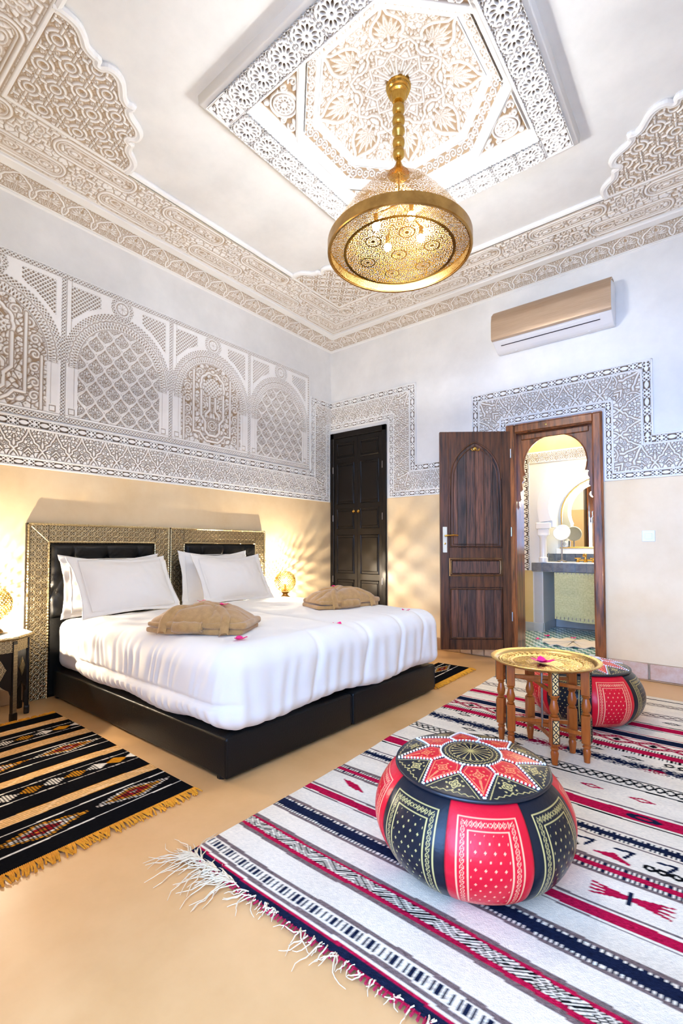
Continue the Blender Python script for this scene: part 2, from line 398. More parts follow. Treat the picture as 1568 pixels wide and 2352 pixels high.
def f_kufic(U, V):                       # local: u in [-.33,.33], v from 0 at the foot
    x = np.abs(U); e = .0035
    rs = np.random.RandomState(3); sd = [(rs.rand() * .36, rs.rand() * .80) for _ in range(300)]
    H = up(cells(x, V, sd + [(-a, b) for a, b in sd if a < .06], .0052, .05, dot=.0022), e)
    for c, a0, tn in (((.25, .08), 0, 1.3), ((.25, .17), 180, -1.3), ((.25, .27), 0, 1.3), ((.25, .36), 180, -1.3), ((.25, .46), 0, 1.3), ((.21, .56), 90, -1.3), ((.13, .62), 0, 1.2), ((.12, .05), 90, 1.2), ((.10, .33), 0, 1.2), ((.05, .40), 90, 1.1)):
        H = over(H, seg(x, V, spiral(c, .036, .006, a0, tn), .0065), e, .005)
    for c in ((.06, .09), (.17, .045), (.28, .03), (.12, .27)): H = over(H, ell(x, V, c, .028, .016, 35), e, .005)
    kx = np.maximum(np.abs(x), np.abs(V - .50) - .0); kn = np.hypot(x, V - .505) - .085
    K = up(knotgrid(U, V - .505, .036) - .0062, e)
    H = np.where(kn < 0, K, H)
    lob = np.hypot(U, V - .515) - .118 - .010 * np.abs(np.sin(4.5 * np.arctan2(U, V - .515)))
    ring = np.where(V > .44, np.abs(lob) - .011, 1)
    H = over(H, ring, e, .006)
    H = over(H, seg(x, V, [(.118, .46), (.118, .24), (.075, .19), (.075, .11), (.04, .075), (-.04, .075)], .0105), e, .006)
    H = over(H, seg(x, V, [(.195, .62), (.195, .09), (.13, .09), (.10, .05), (.06, .02), (-.1, .02)], .0095), e, .006)
    H = over(H, seg(x, V, [(.03, .42), (.03, .30), (.07, .26), (.07, .235)], .010), e, .006)
    H = over(H, seg(x, V, [(.29, .0), (.29, .36)], .008), e, .006)
    r = np.hypot(U, V - .165); an = np.arctan2(U, V - .165)
    ros = np.maximum(r - .062, -np.minimum(np.abs(np.sin(4 * an)) * r - .006, np.abs((r / .021) % 1 - .5) * .021 - .004))
    H = np.where(r < .068, up(ros, e), H)
    H = over(H, ell(x, V, (0, .655), .02, .014), e, .006)
    return H
PW, PH = .84, 1.05
def panel_regions(U, V):
    """0 lattice frame, 1 plain frame, 2 spandrel, 3 roundel, 4 arch lattice, 5 arch band, 6 field, 7 pilaster"""
    x = U - .437; y = V - .425; s = np.sqrt((x / .322) ** 2 + (np.maximum(y, 0) / .352) ** 2)
    s = np.where(y < 0, np.abs(x) / .322, s); rd = np.hypot(x, V - .955)
    reg = np.full(U.shape, 1)
    top = V > PH - .036; lat = (U < .034) | top | (V < .034)
    reg[s > 1.43] = 2
    reg[(U < .068) | (V > PH - .068) | (U > PW - .034)] = 1
    reg[(s > 1.43) & (np.abs(x) < .165) & (V > .87)] = 1
    reg[(s <= 1.33) & (s > 1.21) & (y > 0)] = 4
    reg[rd < .088] = 3
    reg[(s <= 1.21) & (y > -.02)] = 5
    reg[(s <= 1.21) & (y <= -.02)] = 7
    reg[s < 1.0] = 6
    reg[V < .052] = 1
    reg[lat] = 0
    return reg
def panel_height(kind):
    def fn(U, V):
        reg = panel_regions(U, V); x = U - .437; y = V - .425; e = .0035
        s = np.sqrt((x / .322) ** 2 + (np.maximum(y, 0) / .352) ** 2); s = np.where(y < 0, np.abs(x) / .322, s)
        an = np.arctan2(x, np.maximum(y, 1e-4)); rd = np.hypot(x, V - .955)
        H = np.ones(U.shape)
        edge = np.minimum.reduce([np.abs(U - .034), np.abs(V - .034), np.abs(V - (PH - .036)), np.abs(U - .068), np.abs(V - .052) + (V < .04)])
        lat = f_lattice(U, V, .0118)
        H = np.where(reg == 0, lat, H)
        la = f_lattice(an * .40, (s - 1.21) * .33, .0118)
        H = np.where(reg == 4, la, H)
        H = np.where(reg == 2, f_lattice(U, V, .0145), H)
        wheel = up(-(np.minimum(np.abs(rd - .044), np.abs(np.sin(4 * np.arctan2(x, V - .955))) * rd) - .0028), e); wheel = np.where(rd > .049, 1, wheel)
        wl = f_lattice(np.arctan2(x, V - .955) * .072, rd, .0112)
        H = np.where(reg == 3, np.where(rd > .058, wl, wheel), H)
        # arch band: little triangles in threes and a scalloped rim
        k = 13; t = an / PI * 2 * k + np.where(y < 0, y * 40, 0); ft = np.abs(t % 1 - .5); rr = (s - 1.0) / .21
        d1 = np.maximum(np.abs(ft - .25) * 1.6 + np.abs(rr - .30) * .9 - .21, 0) + np.abs(np.minimum(np.abs(ft - .25) * 1.6 + np.abs(rr - .30) * .9 - .21, 0)) * -1
        d2 = np.abs(ft - .0) * 1.6 + np.abs(rr - .62) * .9 - .17; d3 = np.abs(ft - .5) * 1.6 + np.abs(rr - .58) * .9 - .15
        tri = np.minimum.reduce([d1, d2, d3]) * .04
        sc_ = np.abs(s - 1.165 - .022 * np.abs(np.sin(PI * t))) * .33 - .0028
        band = np.minimum(up(-tri, e), up(-sc_, e)); band = np.where(np.abs(s - 1.0) * .33 < .006, np.where(np.abs(s - 1.008) * .33 < .0022, .2, 1), band)
        H = np.where(reg == 5, band, H)
        ln = np.minimum(np.abs(np.abs(x) - .345), np.abs(y + .025)) - .002
        H = np.where(reg == 7, np.where(ln < 0, .55, .97), H)
        sq = np.maximum(np.abs(np.abs(x) - .358), np.abs(V - .082)); sq = np.abs(sq - .019) - .003
        H = np.where((reg == 7) & (V < .11), np.where(sq < 0, .25, 1), H)
        if kind == 'sebka': fld = f_sebka((U - .437) / .1285 + .5, (V - .052) / .1285 + .15)
        else: fld = f_kufic(U - .437, V - .06)
        fld = np.maximum(fld * .92, up((1 - s) * .32 - .003, .002) * .9)
        H = np.where(reg == 6, fld, H)
        H = np.where((edge < .0018) & np.isin(reg, (0, 1)), .45, H)
        return H
    return fn
PART = {0: 'lattice_frame', 1: 'plain_frame', 2: 'lattice_spandrel', 3: 'roundel', 4: 'arch_lattice', 5: 'arch_band', 6: 'carved_field', 7: 'pilaster'}
def panel_meshes(kind, nx=264, ny=330):
    u = np.linspace(0, PW, nx); v = np.linspace(0, PH, ny); U, V = np.meshgrid(u, v)
    h = panel_height(kind)(U, V); reg = panel_regions(U, V).ravel()
    P = np.stack([U.ravel(), V.ravel(), .0008 + .014 * h.ravel()], 1); F = gridfaces(nx, ny); fr = reg[F[:, 0]]; out = []
    for r in range(8):
        f = F[fr == r]
        sides = ((P[f[:, 0], 0] < .437), (P[f[:, 0], 0] >= .437)) if r in (2, 7) else (np.ones(len(f), bool),)
        for sd in sides:
            p2, f2, h2 = compact(P, f[sd], h.ravel()); out.append((PART[r], npmesh(PART[r], p2, f2, M['stucco'], attr=h2, smooth=True)))
    return out

# ---- cornice and ceiling patterns
def f_trees(U, V):                       # unit square: a tree under a lobed arch
    x = np.abs(U - .5); e = .018
    rs = np.random.RandomState(5); sd = [(rs.rand() * .5, rs.rand()) for _ in range(95)] + [(0, .35 + .13 * k) for k in range(5)]
    H = up(cells(x, V, sd + [(-a, b) for a, b in sd if a < .15], .020, dot=.010), e)
    H = over(H, seg(x, V, [(.5, .08), (.44, .16), (.40, .38), (.44, .50), (.36, .66), (.26, .74), (.16, .86), (.05, .93), (0, .96)], .032), e, .03)
    H = over(H, ell(x, V, (0, .46), .10, .11), e, .035)
    for a, L in ((78, .30), (45, .30), (15, .30), (-18, .28)): H = over(H, leaf(x, V, (.05, .44), a, L, .034), e, .022)
    H = over(H, seg(x, V, [(0, .05), (0, .40)], .03), e, .02)
    return np.where((V < .06) | (V > .975), np.where(np.abs(V - .055) < .012, 0, 1), np.where((x < .008) & (V < .4), .1, H))
CWL = 2.0
def f_cart(U, V):                        # unit 1 high, 2 long: staggered long cartouches
    e = .010
    rs = np.random.RandomState(11); sd = [(rs.rand() * CWL, rs.rand()) for _ in range(210)]
    sd += [(a - CWL, b) for a, b in sd if a > CWL - .2] + [(a + CWL, b) for a, b in sd if a < .2]
    H = up(cells(U * 1.0, V, sd, .011, dot=.004), e)
    for row, off in ((.24, 0.0), (.76, 1.0)):
        for k in (-1, 0, 1):
            x = np.abs(U - off - k * 2.0 - .5); y = np.abs(V - row)
            q = np.hypot(np.maximum(x - .52, 0), y)
            d = np.abs(q - .165) - .020
            H = over(H, d, e, .022)
            H = over(H, np.abs(q - .115) - .010, e, .018)
            for c in (.15, .38): H = over(H, np.abs(ell(x, y, (c, 0), .10, .055)) - .010, e, .012)
            H = over(H, seg(x, y, [(.70, .16), (.78, .16), (.78, .09), (.86, .09), (.86, .17), (1.0, .17)], .018), e, .018)
            H = over(H, seg(x, y, spiral((.93, .04), .07, .015, 90, 1.0), .013), e, .012)
    H = np.where((np.abs(V - .02) < .008) | (np.abs(V - .98) < .008), .2, H)
    return np.where((V < .012) | (V > .988), 1, H)
def f_fan(U, V):                         # repeating ring scrolls and square knots
    p = .128; e = .004
    a = (U + V) / p * .7071; b = (U - V) / p * .7071
    fx = np.abs(a % 1 - .5) * p; fy = np.abs(b % 1 - .5) * p; r = np.hypot(fx, fy)
    g = np.hypot(.5 * p - fx, .5 * p - fy)
    sd = [(.0, .0), (.022, .008), (.012, .026), (.04, .02), (.05, .04), (.03, .05), (.058, .006), (.006, .056), (.052, .058), (.02, .04), (.042, .004), (.06, .03)]
    H = up(cells(fx, fy, sd + [(y, x) for x, y in sd] + [(-x, y) for x, y in sd] + [(x, -y) for x, y in sd], .0042, dot=.0026), e)
    H = over(H, np.abs(r - .045) - .006, e * .6, .006)
    H = over(H, np.abs(np.abs(r - .024) - 0) - .004, e * .6, .005)
    H = over(H, np.minimum(np.abs(fx - fy) * .7 - .005 + np.maximum(.04 - r, 0) * 9, 1), e * .6, .005)
    dk = np.maximum(.5 * p - fx, .5 * p - fy)
    H = np.where((dk < .014), np.where((dk > .005) & (np.minimum(.5 * p - fx, .5 * p - fy) > .003), 0, H), H)
    return H
def f_rosette(U, V):                     # pierced twelve-petal rosettes, unit square
    x = U - .5; y = V - .5; r = np.hypot(x, y); an = np.arctan2(y, x); e = .016
    s = (an * 12 / (2 * PI)) % 1 - .5; lat = np.abs(s) * 2 * PI / 12 * r
    pet = np.where((r > .17) & (r < .36), lat - .040 * np.sin(PI * np.clip((r - .17) / .19, 0, 1)) ** .7, .1)
    s2 = np.abs((an * 12 / (2 * PI) + .5) % 1 - .5); lat2 = s2 * 2 * PI / 12 * r
    chev = np.maximum(np.abs(r - .415 - (lat2 - .03) * .5) - .016, lat2 - .055)
    dot = np.where((r > .1) & (r < .14), .02, 1) * 0 + (r - .045)
    ax = np.abs(x); ay = np.abs(y); a = np.maximum(ax, ay); b = np.minimum(ax, ay)
    hol = np.minimum.reduce([pet, chev, dot, ell(a, b, (.46, .44), .035, .035), ell(a, b, (.455, .34), .05, .016, 70), ell(a, b, (.475, .22), .016, .05), ell(a, b, (.40, .375), .022, .03, 45), ell(a, b, (.478, .06), .014, .035)])
    return up(-hol, e)
def f_quat(U, V):
    x = np.abs(U - .5); y = np.abs(V - .5); a = np.maximum(x, y); b = np.minimum(x, y); e = .016
    h = np.minimum.reduce([np.maximum(np.abs(a - .38) - .03, np.abs(b - .2) - .09), np.maximum(np.abs(a - .29) - .02, b - .06), ell(a, b, (.16, .16), .03, .05, 45), ell(a, b, (.30, .21), .02, .06, 70), ell(a, b, (.1, .03), .02, .02)])
    h = np.where(np.abs(np.maximum(x, y) - .455) < .01, -.01, h)
    return up(-h, e)
def f_scroll(U, V):                      # running scroll, unit 1 high
    x = U; e = .03; f = x % 1.2; H = np.zeros(U.shape)
    for off, sg in ((.3, 1), (.9, -1)):
        yy = V if sg > 0 else 1 - V
        H = over(H, seg(f, yy, [(off - .62, .9), (off - .42, .72)] + spiral((off, .48), .36, .05, 150, 1.5), .05), e, .04)
        H = over(H, leaf(f, yy, (off + .2, .85), 20, .4, .09), e, .04); H = over(H, leaf(f, yy, (off - .3, .2), 200, .3, .08), e, .04)
    return np.where((V < .07) | (V > .93), 1, H)

# ------------------------------------------------------------------ the room
ST = 'structure'
CX, CY = 2.2, -2.045
def put_struct(mb, name, m, label=None):
    o = mb.put(name, m, kind=ST)
    if label: o['label'] = label
    return o
DZ = 1.527
put_struct(MB().box((-.3, -7.5, -.12), (4.6, .0, 0)), 'floor', M['floor'], 'tan waxed plaster floor of the bedroom')
o = put_struct(MB().box((-.25, -4.47, DZ), (0, .25, 3.5)), 'wall_left', M['plaster'], 'white upper wall behind the bed with carved plaster panels'); wall_left = o
MB().box((-.25, -4.47, -.1), (0.002, 0, DZ)).put('dado', M['tadelakt'], o, label='tan polished plaster below the frieze')
b = MB()
for x0, x1, z0 in ((0, .01, DZ), (.01, .785, 2.33), (.785, 2.10, DZ), (2.10, 2.83, 2.08), (2.83, 4.31, DZ)): b.box((x0, 0, z0), (x1, .22, 3.5))
wall_back = put_struct(b, 'wall_back', M['plaster'], 'white upper wall with the cupboard and the bathroom door')
b = MB()
for x0, x1, z1 in ((0, .01, DZ), (.785, 2.10, DZ), (2.10, 2.83, .085), (2.83, 4.31, DZ)): b.box((x0, -.002, -.1), (x1, .22, z1))
b.box((.01, .2, -.1), (.785, .22, 2.34)); b.put('dado', M['tadelakt'], wall_back, label='tan polished plaster below the frieze')
wall_right = put_struct(MB().box((4.31, -4.47, DZ), (4.55, .25, 3.5)), 'wall_right', M['plaster'])
MB().box((4.308, -4.47, -.1), (4.55, .2, DZ)).put('dado', M['tadelakt'], wall_right)
wall_front = put_struct(MB().box((0, -4.47, DZ), (2.4, -4.12, 3.5)).box((2.4, -4.47, 2.6), (4.31, -4.12, 3.5)), 'wall_front', M['plaster'])
MB().box((0, -4.47, -.1), (2.4, -4.118, DZ)).put('dado', M['tadelakt'], wall_front)
h = .60
b = MB()
for x0, x1, y0, y1 in ((-.2, CX - h, -4.4, .2), (CX + h, 4.5, -4.4, .2), (CX - h, CX + h, -4.4, CY - h), (CX - h, CX + h, CY + h, .2)): b.box((x0, y0, 3.41), (x1, y1, 3.56))
b.box((CX - .7, CY - .7, 3.63), (CX + .7, CY + .7, 3.7))
ceiling = put_struct(b, 'ceiling', M['plaster'], 'white ceiling with a carved coffer, cornice and corner fans')

# frieze bands
frieze(wall_left, WL(), [(-4.12, DZ), (-.03, DZ), (-.03, 2.37), (0, 2.37)])
frieze(wall_back, WB(), [(0, 2.37), (.81, 2.37), (.81, DZ), (2.08, DZ), (2.08, 2.105), (2.852, 2.105), (2.852, DZ), (4.31, DZ)])
frieze(wall_right, basis((4.308, 0, 0), (0, -1, 0), (0, 0, 1)), [(0, DZ), (4.4, DZ)])
frieze(wall_front, WF(), [(-2.38, DZ), (0, DZ)])
# arched panels
pm = {k: panel_meshes(k) for k in ('sebka', 'kufic')}
for i, (y0, y1, k) in enumerate(((-3.785, -2.936, 'kufic'), (-2.936, -2.112, 'sebka'), (-2.112, -1.272, 'kufic'), (-1.272, -.42, 'sebka'))):
    r = bpy.data.objects.new('arched_panel', None); COL.objects.link(r); r.parent = wall_left
    r.matrix_local = WL(y0, 1.872) @ Matrix.Diagonal(((y1 - y0) / PW, 1, 1, 1))
    for nm, me in pm[k]: link(nm, me, r)
strip(wall_left, WL(), [(-.403, 1.872), (-.403, 2.922)], 0, .034, .11, me_lat, None, 'lattice_strip', 4)
moulding(wall_left, WL(), [(-3.785, 2.927), (-.383, 2.927), (-.383, 1.868)], 0, .008, .012)
for x0, k in ((-.9, 'sebka'), (-1.75, 'kufic')):
    r = bpy.data.objects.new('arched_panel', None); COL.objects.link(r); r.parent = wall_front; r.matrix_local = WF(x0, 1.872)
    for nm, me in pm[k]: link(nm, me, r)

# cornice: tree band on a cove, cartouche band on the ceiling, corner fans
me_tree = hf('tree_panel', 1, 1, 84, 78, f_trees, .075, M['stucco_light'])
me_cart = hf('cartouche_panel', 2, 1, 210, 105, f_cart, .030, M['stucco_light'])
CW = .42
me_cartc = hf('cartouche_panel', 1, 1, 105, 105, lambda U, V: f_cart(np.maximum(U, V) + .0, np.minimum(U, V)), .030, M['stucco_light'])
X1, Y1 = 4.31, -4.12
b = MB()
for x0, x1, y0, y1 in ((0, .66, Y1, 0), (X1 - .66, X1, Y1, 0), (0, X1, Y1, Y1 + .66), (0, X1, -.66, 0)): b.box((x0, y0, 3.3975), (x1, y1, 3.412))
cornice = b.put('cornice_bed', M['stucco_plain'], ceiling)
for wi, (p0, ex, n, L) in enumerate((((0, Y1), (0, 1), (1, 0), -Y1), ((0, 0), (1, 0), (0, -1), X1), ((X1, 0), (0, -1), (-1, 0), -Y1), ((X1, Y1), (-1, 0), (0, 1), X1))):
    ex3 = Vector((*ex, 0)); n3 = Vector((*n, 0)); p3 = Vector((*p0, 0)); s = .1646
    ey = (n3 * .148 + Vector((0, 0, .072))) / s
    k = round(L / .193)
    base = p3 + Vector((0, 0, 3.318 + .0009 * (wi % 2)))
    for j in range(k):
        link('tree_panel', me_tree, ceiling, basis(base + ex3 * (L * j / k) + ey * .012, ex3, ey) @ Matrix.Diagonal((L / k, s - .022, .15, 1)))
    fr = basis(base, ex3, ey)
    MB().box((0, -.012, -.004), (L, .010, .016), .004, fr).box((0, s - .012, -.004), (L, s + .006, .014), .004, fr).put('moulding', M['stucco_plain'], ceiling)
    MB().box((.14, .148, -3.397), (L - .14, .226 - .0012 * (wi % 2), -3.368 + .0012 * (wi % 2)), .012, basis(p3, ex3, n3), 3).put('moulding', M['stucco_plain'], ceiling)
    La = L - 2 * .648; k = round(La / .74)
    for j in range(k):
        link('cartouche_panel', me_cart, ceiling, basis(p3 + Vector((0, 0, 3.396)) + ex3 * (.648 + La * j / k) + n3 * .228, ex3, n3) @ Matrix.Diagonal((La / k / 2, CW, CW, 1)))
    link('cartouche_panel', me_cartc, ceiling, basis(p3 + Vector((0, 0, 3.396)) + ex3 * .228 + n3 * .228, ex3, n3) @ Matrix.Diagonal((CW, CW, CW, 1)))
half = [(.655, .0), (.662, .05), (.655, .10), (.625, .138), (.59, .165), (.575, .20), (.572, .228), (.548, .236), (.546, .256), (.570, .280), (.574, .315), (.555, .35), (.52, .375), (.478, .40), (.455, .43)]
def smooth_poly(p): 
    out = []
    for a, b_ in zip(p[:-1], p[1:]): out += [a, ((a[0] + b_[0]) / 2, (a[1] + b_[1]) / 2)]
    return out + [p[-1]]
FAN = half + [(.462, .462)] + [(y, x) for x, y in half[::-1]]
def catmull2(P, n):
    P = np.array(P); Q = np.concatenate([[2 * P[0] - P[1]], P, [2 * P[-1] - P[-2]]]); out = []
    for i in range(1, len(Q) - 2):
        for t in np.linspace(0, 1, n, endpoint=False): a, b_, c, d = Q[i - 1:i + 3]; out.append(tuple(.5 * (2 * b_ + (c - a) * t + (2 * a - 5 * b_ + 4 * c - d) * t * t + (3 * b_ - a - 3 * c + d) * t ** 3)))
    return out + [tuple(P[-1])]
FAN = catmull2(FAN, 3)
fan_poly = [(0, 0)] + FAN
def inpoly(U, V, poly):
    ins = np.zeros(U.shape, bool); n = len(poly)
    for i in range(n):
        (x0, y0), (x1, y1) = poly[i], poly[(i + 1) % n]
        if y0 == y1: continue
        c = ((y0 > V) != (y1 > V)) & (U < (x1 - x0) * (V - y0) / (y1 - y0) + x0); ins ^= c
    return ins
def fan_h(U, V):
    d = seg(U, V, FAN, 0); m = np.minimum(d, np.minimum(U, V) + .004)
    H = f_fan(U + .02, V + .02); H = np.where(m < .020, 1, H)
    return np.where(np.abs(m - .020) < .0028, .1, H)
me_fan = hf('corner_fan', .67, .67, 220, 220, fan_h, .012, M['stucco_light'], keep=lambda U, V: inpoly(U, V, fan_poly))
for cx, cy, ex, ey in ((.648, Y1 + .648, (0, 1, 0), (1, 0, 0)), (.648, -.648, (1, 0, 0), (0, -1, 0)), (X1 - .648, -.648, (0, -1, 0), (-1, 0, 0)), (X1 - .648, Y1 + .648, (-1, 0, 0), (0, 1, 0))):
    mt = basis((cx, cy, 3.396), ex, ey)
    f = link('corner_fan', me_fan, ceiling, mt)
    MB().prism([(-.01, -.01)] + FAN, -.015, 0).put('fan_bed', M['stucco_plain'], f)
    MB().tube([(x * 1.012, y * 1.012, .0) for x, y in FAN], .019, 8).put('moulding', M['stucco_plain'], f)
q = .648 + .655
for a, b_ in (((.664, Y1 + q), (.664, -q)), ((q, -.664), (X1 - q, -.664)), ((X1 - .664, -q), (X1 - .664, Y1 + q)), ((X1 - q, Y1 + .664), (q, Y1 + .664))):
    MB().tube([(*a, 3.398), (*b_, 3.398)], .019, 8).put('moulding', M['stucco_plain'], ceiling)

# coffer
def ring_poly(n, ap, rot): return [(ap / math.cos(PI / n) * math.cos(rot + 2 * PI * k / n), ap / math.cos(PI / n) * math.sin(rot + 2 * PI * k / n)) for k in range(n)]
def frustum(name, n, rings, rot, m=M['stucco_plain']):
    V, F = [], []
    for ap, z in rings: V += [(CX + x, CY + y, z) for x, y in ring_poly(n, ap, rot)]
    for i in range(len(rings) - 1):
        for k in range(n): F.append((i * n + k, i * n + (k + 1) % n, (i + 1) * n + (k + 1) % n, (i + 1) * n + k))
    return link(name, npmesh(name, V, F, m), ceiling)
frustum('coffer_frame', 4, ((.770, 3.42), (.765, 3.362), (.757, 3.358), (.580, 3.358), (.572, 3.362), (.555, 3.417), (.55, 3.42)), PI / 4)
TW = .148; hb = .666
me_ros = hf('rosette_panel', 1, 1, 88, 88, f_rosette, .13, M['stucco_shaded'])
me_quat = hf('corner_block', 1, 1, 70, 70, f_quat, .10, M['stucco_shaded'])
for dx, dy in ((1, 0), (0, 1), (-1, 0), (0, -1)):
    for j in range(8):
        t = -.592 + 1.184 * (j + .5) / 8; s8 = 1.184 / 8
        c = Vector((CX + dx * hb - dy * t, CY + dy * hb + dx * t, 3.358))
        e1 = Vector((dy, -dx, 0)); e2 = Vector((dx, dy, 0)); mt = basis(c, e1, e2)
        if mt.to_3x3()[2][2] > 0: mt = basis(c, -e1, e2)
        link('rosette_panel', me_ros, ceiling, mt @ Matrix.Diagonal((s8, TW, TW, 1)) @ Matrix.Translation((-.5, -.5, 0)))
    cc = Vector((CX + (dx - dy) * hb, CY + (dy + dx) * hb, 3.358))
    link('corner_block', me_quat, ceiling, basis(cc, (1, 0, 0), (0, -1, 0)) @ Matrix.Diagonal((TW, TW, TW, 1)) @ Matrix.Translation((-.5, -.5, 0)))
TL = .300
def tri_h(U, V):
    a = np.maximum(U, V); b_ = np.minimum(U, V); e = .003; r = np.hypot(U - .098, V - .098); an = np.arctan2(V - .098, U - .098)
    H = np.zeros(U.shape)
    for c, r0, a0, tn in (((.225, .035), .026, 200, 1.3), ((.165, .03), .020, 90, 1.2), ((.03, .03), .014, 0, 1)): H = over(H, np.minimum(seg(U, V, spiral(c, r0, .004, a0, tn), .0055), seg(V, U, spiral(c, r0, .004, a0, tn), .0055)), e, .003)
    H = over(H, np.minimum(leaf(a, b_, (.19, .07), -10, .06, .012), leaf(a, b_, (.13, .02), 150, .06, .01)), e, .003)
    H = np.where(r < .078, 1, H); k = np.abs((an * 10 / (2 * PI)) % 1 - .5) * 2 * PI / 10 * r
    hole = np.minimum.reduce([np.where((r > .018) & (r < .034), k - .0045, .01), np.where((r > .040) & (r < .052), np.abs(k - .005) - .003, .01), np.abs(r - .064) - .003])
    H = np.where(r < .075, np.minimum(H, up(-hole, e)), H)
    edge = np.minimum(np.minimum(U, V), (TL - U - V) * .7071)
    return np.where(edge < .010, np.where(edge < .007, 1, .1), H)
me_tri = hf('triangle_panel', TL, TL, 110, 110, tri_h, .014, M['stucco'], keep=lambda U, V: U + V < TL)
for dx, dy in ((-1, -1), (1, -1), (1, 1), (-1, 1)):
    e1, e2 = Vector((-dx, 0, 0)), Vector((0, -dy, 0))
    if e1.cross(e2).z > 0: e1, e2 = e2, e1
    link('triangle_panel', me_tri, ceiling, basis((CX + dx * .545, CY + dy * .545, 3.419), e1, e2))
# flat plate between square and octagon
b = MB()
for sx in (-1, 1):
    for sy in (-1, 1):
        b.prism([(CX + sx * .56, CY + sy * .56), (CX + sx * .215, CY + sy * .56), (CX + sx * .56, CY + sy * .215)], 3.42, 3.44)
b.put('coffer_plate', M['stucco_plain'], ceiling)
frustum('octagon_moulding', 8, ((.566, 3.42), (.555, 3.405), (.535, 3.408), (.522, 3.45), (.465, 3.497), (.458, 3.490), (.448, 3.492), (.438, 3.515), (.43, 3.52)), PI / 8)
me_scr = hf('scroll_panel', 6, 1, 190, 34, f_scroll, .17, M['stucco'])
for k in range(8):
    a = k * PI / 4; rad = Vector((math.cos(a), math.sin(a), 0)); tan = Vector((-math.sin(a), math.cos(a), 0))
    ey = (-rad * .057 + Vector((0, 0, .047))).normalized(); e1 = tan
    if e1.cross(ey).z > 0: e1 = -tan
    Lh = .4935 * math.tan(PI / 8) * 2
    c = Vector((CX, CY, 3.45)) + rad * .521
    link('scroll_panel', me_scr, ceiling, basis(c - e1 * Lh / 2, e1, ey) @ Matrix.Diagonal((Lh / 6, .073, .073, 1)))
def star_h(U, V):
    r = np.hypot(U, V); an = np.arctan2(V, U) - PI / 8; ph = (an + PI / 8) % (PI / 4) - PI / 8
    x = r * np.cos(ph); y = np.abs(r * np.sin(ph)); e = .003; T8 = math.tan(PI / 8)
    rs = np.random.RandomState(9); sd = [(.1 + .37 * rs.rand(), rs.rand()) for _ in range(70)]; sd = [(a, b_ * a * .42) for a, b_ in sd]
    H = up(cells(x, y, sd, .005, .03, dot=.002), e)
    # side scrolls by the octagon edge
    for c, r0 in (((.375, .128), .026), ((.415, .150), .016), ((.335, .112), .015)): H = over(H, seg(x, y, spiral(c, r0, .004, 60, 1.2), .0045), e, .004)
    lobe = [(.475, 0), (.435, .018), (.405, .048), (.375, .072), (.335, .083), (.300, .074), (.285, .055), (.275, .062), (.26, .085), (.245, .102)]
    inside = inpoly(x, y, [(.26, 0)] + lobe[:7][::-1] + [(.475, 0)]) if False else inpoly(x, y, [(.47, -.001)] + lobe[1:7] + [(.265, .03), (.262, -.001)])
    P_ = np.zeros(U.shape)
    for ang, L, W in ((0, .135, .011), (17, .12, .010), (36, .10, .010), (58, .082, .009), (84, .062, .008)):
        P_ = over(P_, leaf(x, y, (.292, .002), ang, L, W), e, .003)
        P_ = np.where(np.abs(leaf(x, y, (.292, .002), ang, L * .8, W * .2)) < .0016, .35, P_)
    P_ = over(P_, ell(x, y, (.285, .040), .018, .012, 30), e, .003); P_ = over(P_, seg(x, y, [(.262, 0), (.30, 0)], .006), e, .003)
    H = np.where(inside, P_ * .85, H)
    H = over(H, seg(x, y, lobe, .0075), e, .005)
    d2 = seg(x, y, lobe, 0); H = np.where(np.abs(d2) < .0018, .45, H)
    H = over(H, seg(x, y, [(.245, .10), (.235, .05), (.215, .035), (.205, 0)], .006), e, .004)
    H = over(H, seg(x, y, [(.20, .083), (.17, .045), (.16, .02), (.13, .012), (.06, .006)], .005), e, .004)
    H = over(H, seg(x, y, [(.07, .029), (.13, .054), (.155, .03), (.185, .0)], .005), e, .004)
    H = np.where(r < .06, 1, H)
    ap = r * np.cos((np.arctan2(V, U) + PI / 8) % (PI / 4) - PI / 8)
    return np.where(ap > .428, 1, H)
n = 250; u = np.linspace(-.46, .46, n); U, V = np.meshgrid(u, u); hh = star_h(U, V)
P = np.stack([U.ravel(), V.ravel(), (-.085 * (1 - np.clip((U ** 2 + V ** 2) / .185, 0, 1)) + .013 * hh).ravel()], 1)
ap = np.maximum(np.maximum(np.abs(U), np.abs(V)), (np.abs(U) + np.abs(V)) * .70711).ravel()
F = gridfaces(n, n); F = F[(ap < .441)[F].all(1)]; P, F, h2 = compact(P, F, hh.ravel())
link('star_panel', npmesh('star_panel', P, F, M['stucco'], attr=h2, smooth=True), ceiling, basis((CX, CY, 3.52), (1, 0, 0), (0, -1, 0)))

# skirting stones along the back wall
def rstone(w, h, d, seed):
    rr = random.Random(seed); b = bmesh.new(); bmesh.ops.create_cube(b, size=1, matrix=Matrix.Diagonal((w, d, h, 1)))
    bmesh.ops.bevel(b, geom=b.edges[:], offset=.006, segments=1, affect='EDGES')
    for v in b.verts: v.co += Vector((rr.uniform(-.003, .003), rr.uniform(-.004, .004), rr.uniform(-.003, .003)))
    me = bpy.data.meshes.new('brick'); b.to_mesh(me); b.free(); return me
stones = [rstone(.262, .118, .026, s) for s in range(4)]
for me in stones: me.materials.append(M['brick'])
bb = put_struct(MB().box((2.85, -.004, 0), (4.31, -.001, .13)), 'baseboard_back', M['brick2'], 'worn brick skirting right of the bathroom door')
for i in range(5): link('brick', stones[i % 4], bb, Matrix.Translation((2.99 + .275 * i, -.017, .068)))
MB().box((2.85, -.034, 0), (4.31, -.003, .012), .004).put('floor_joint', M['skirting'], bb)
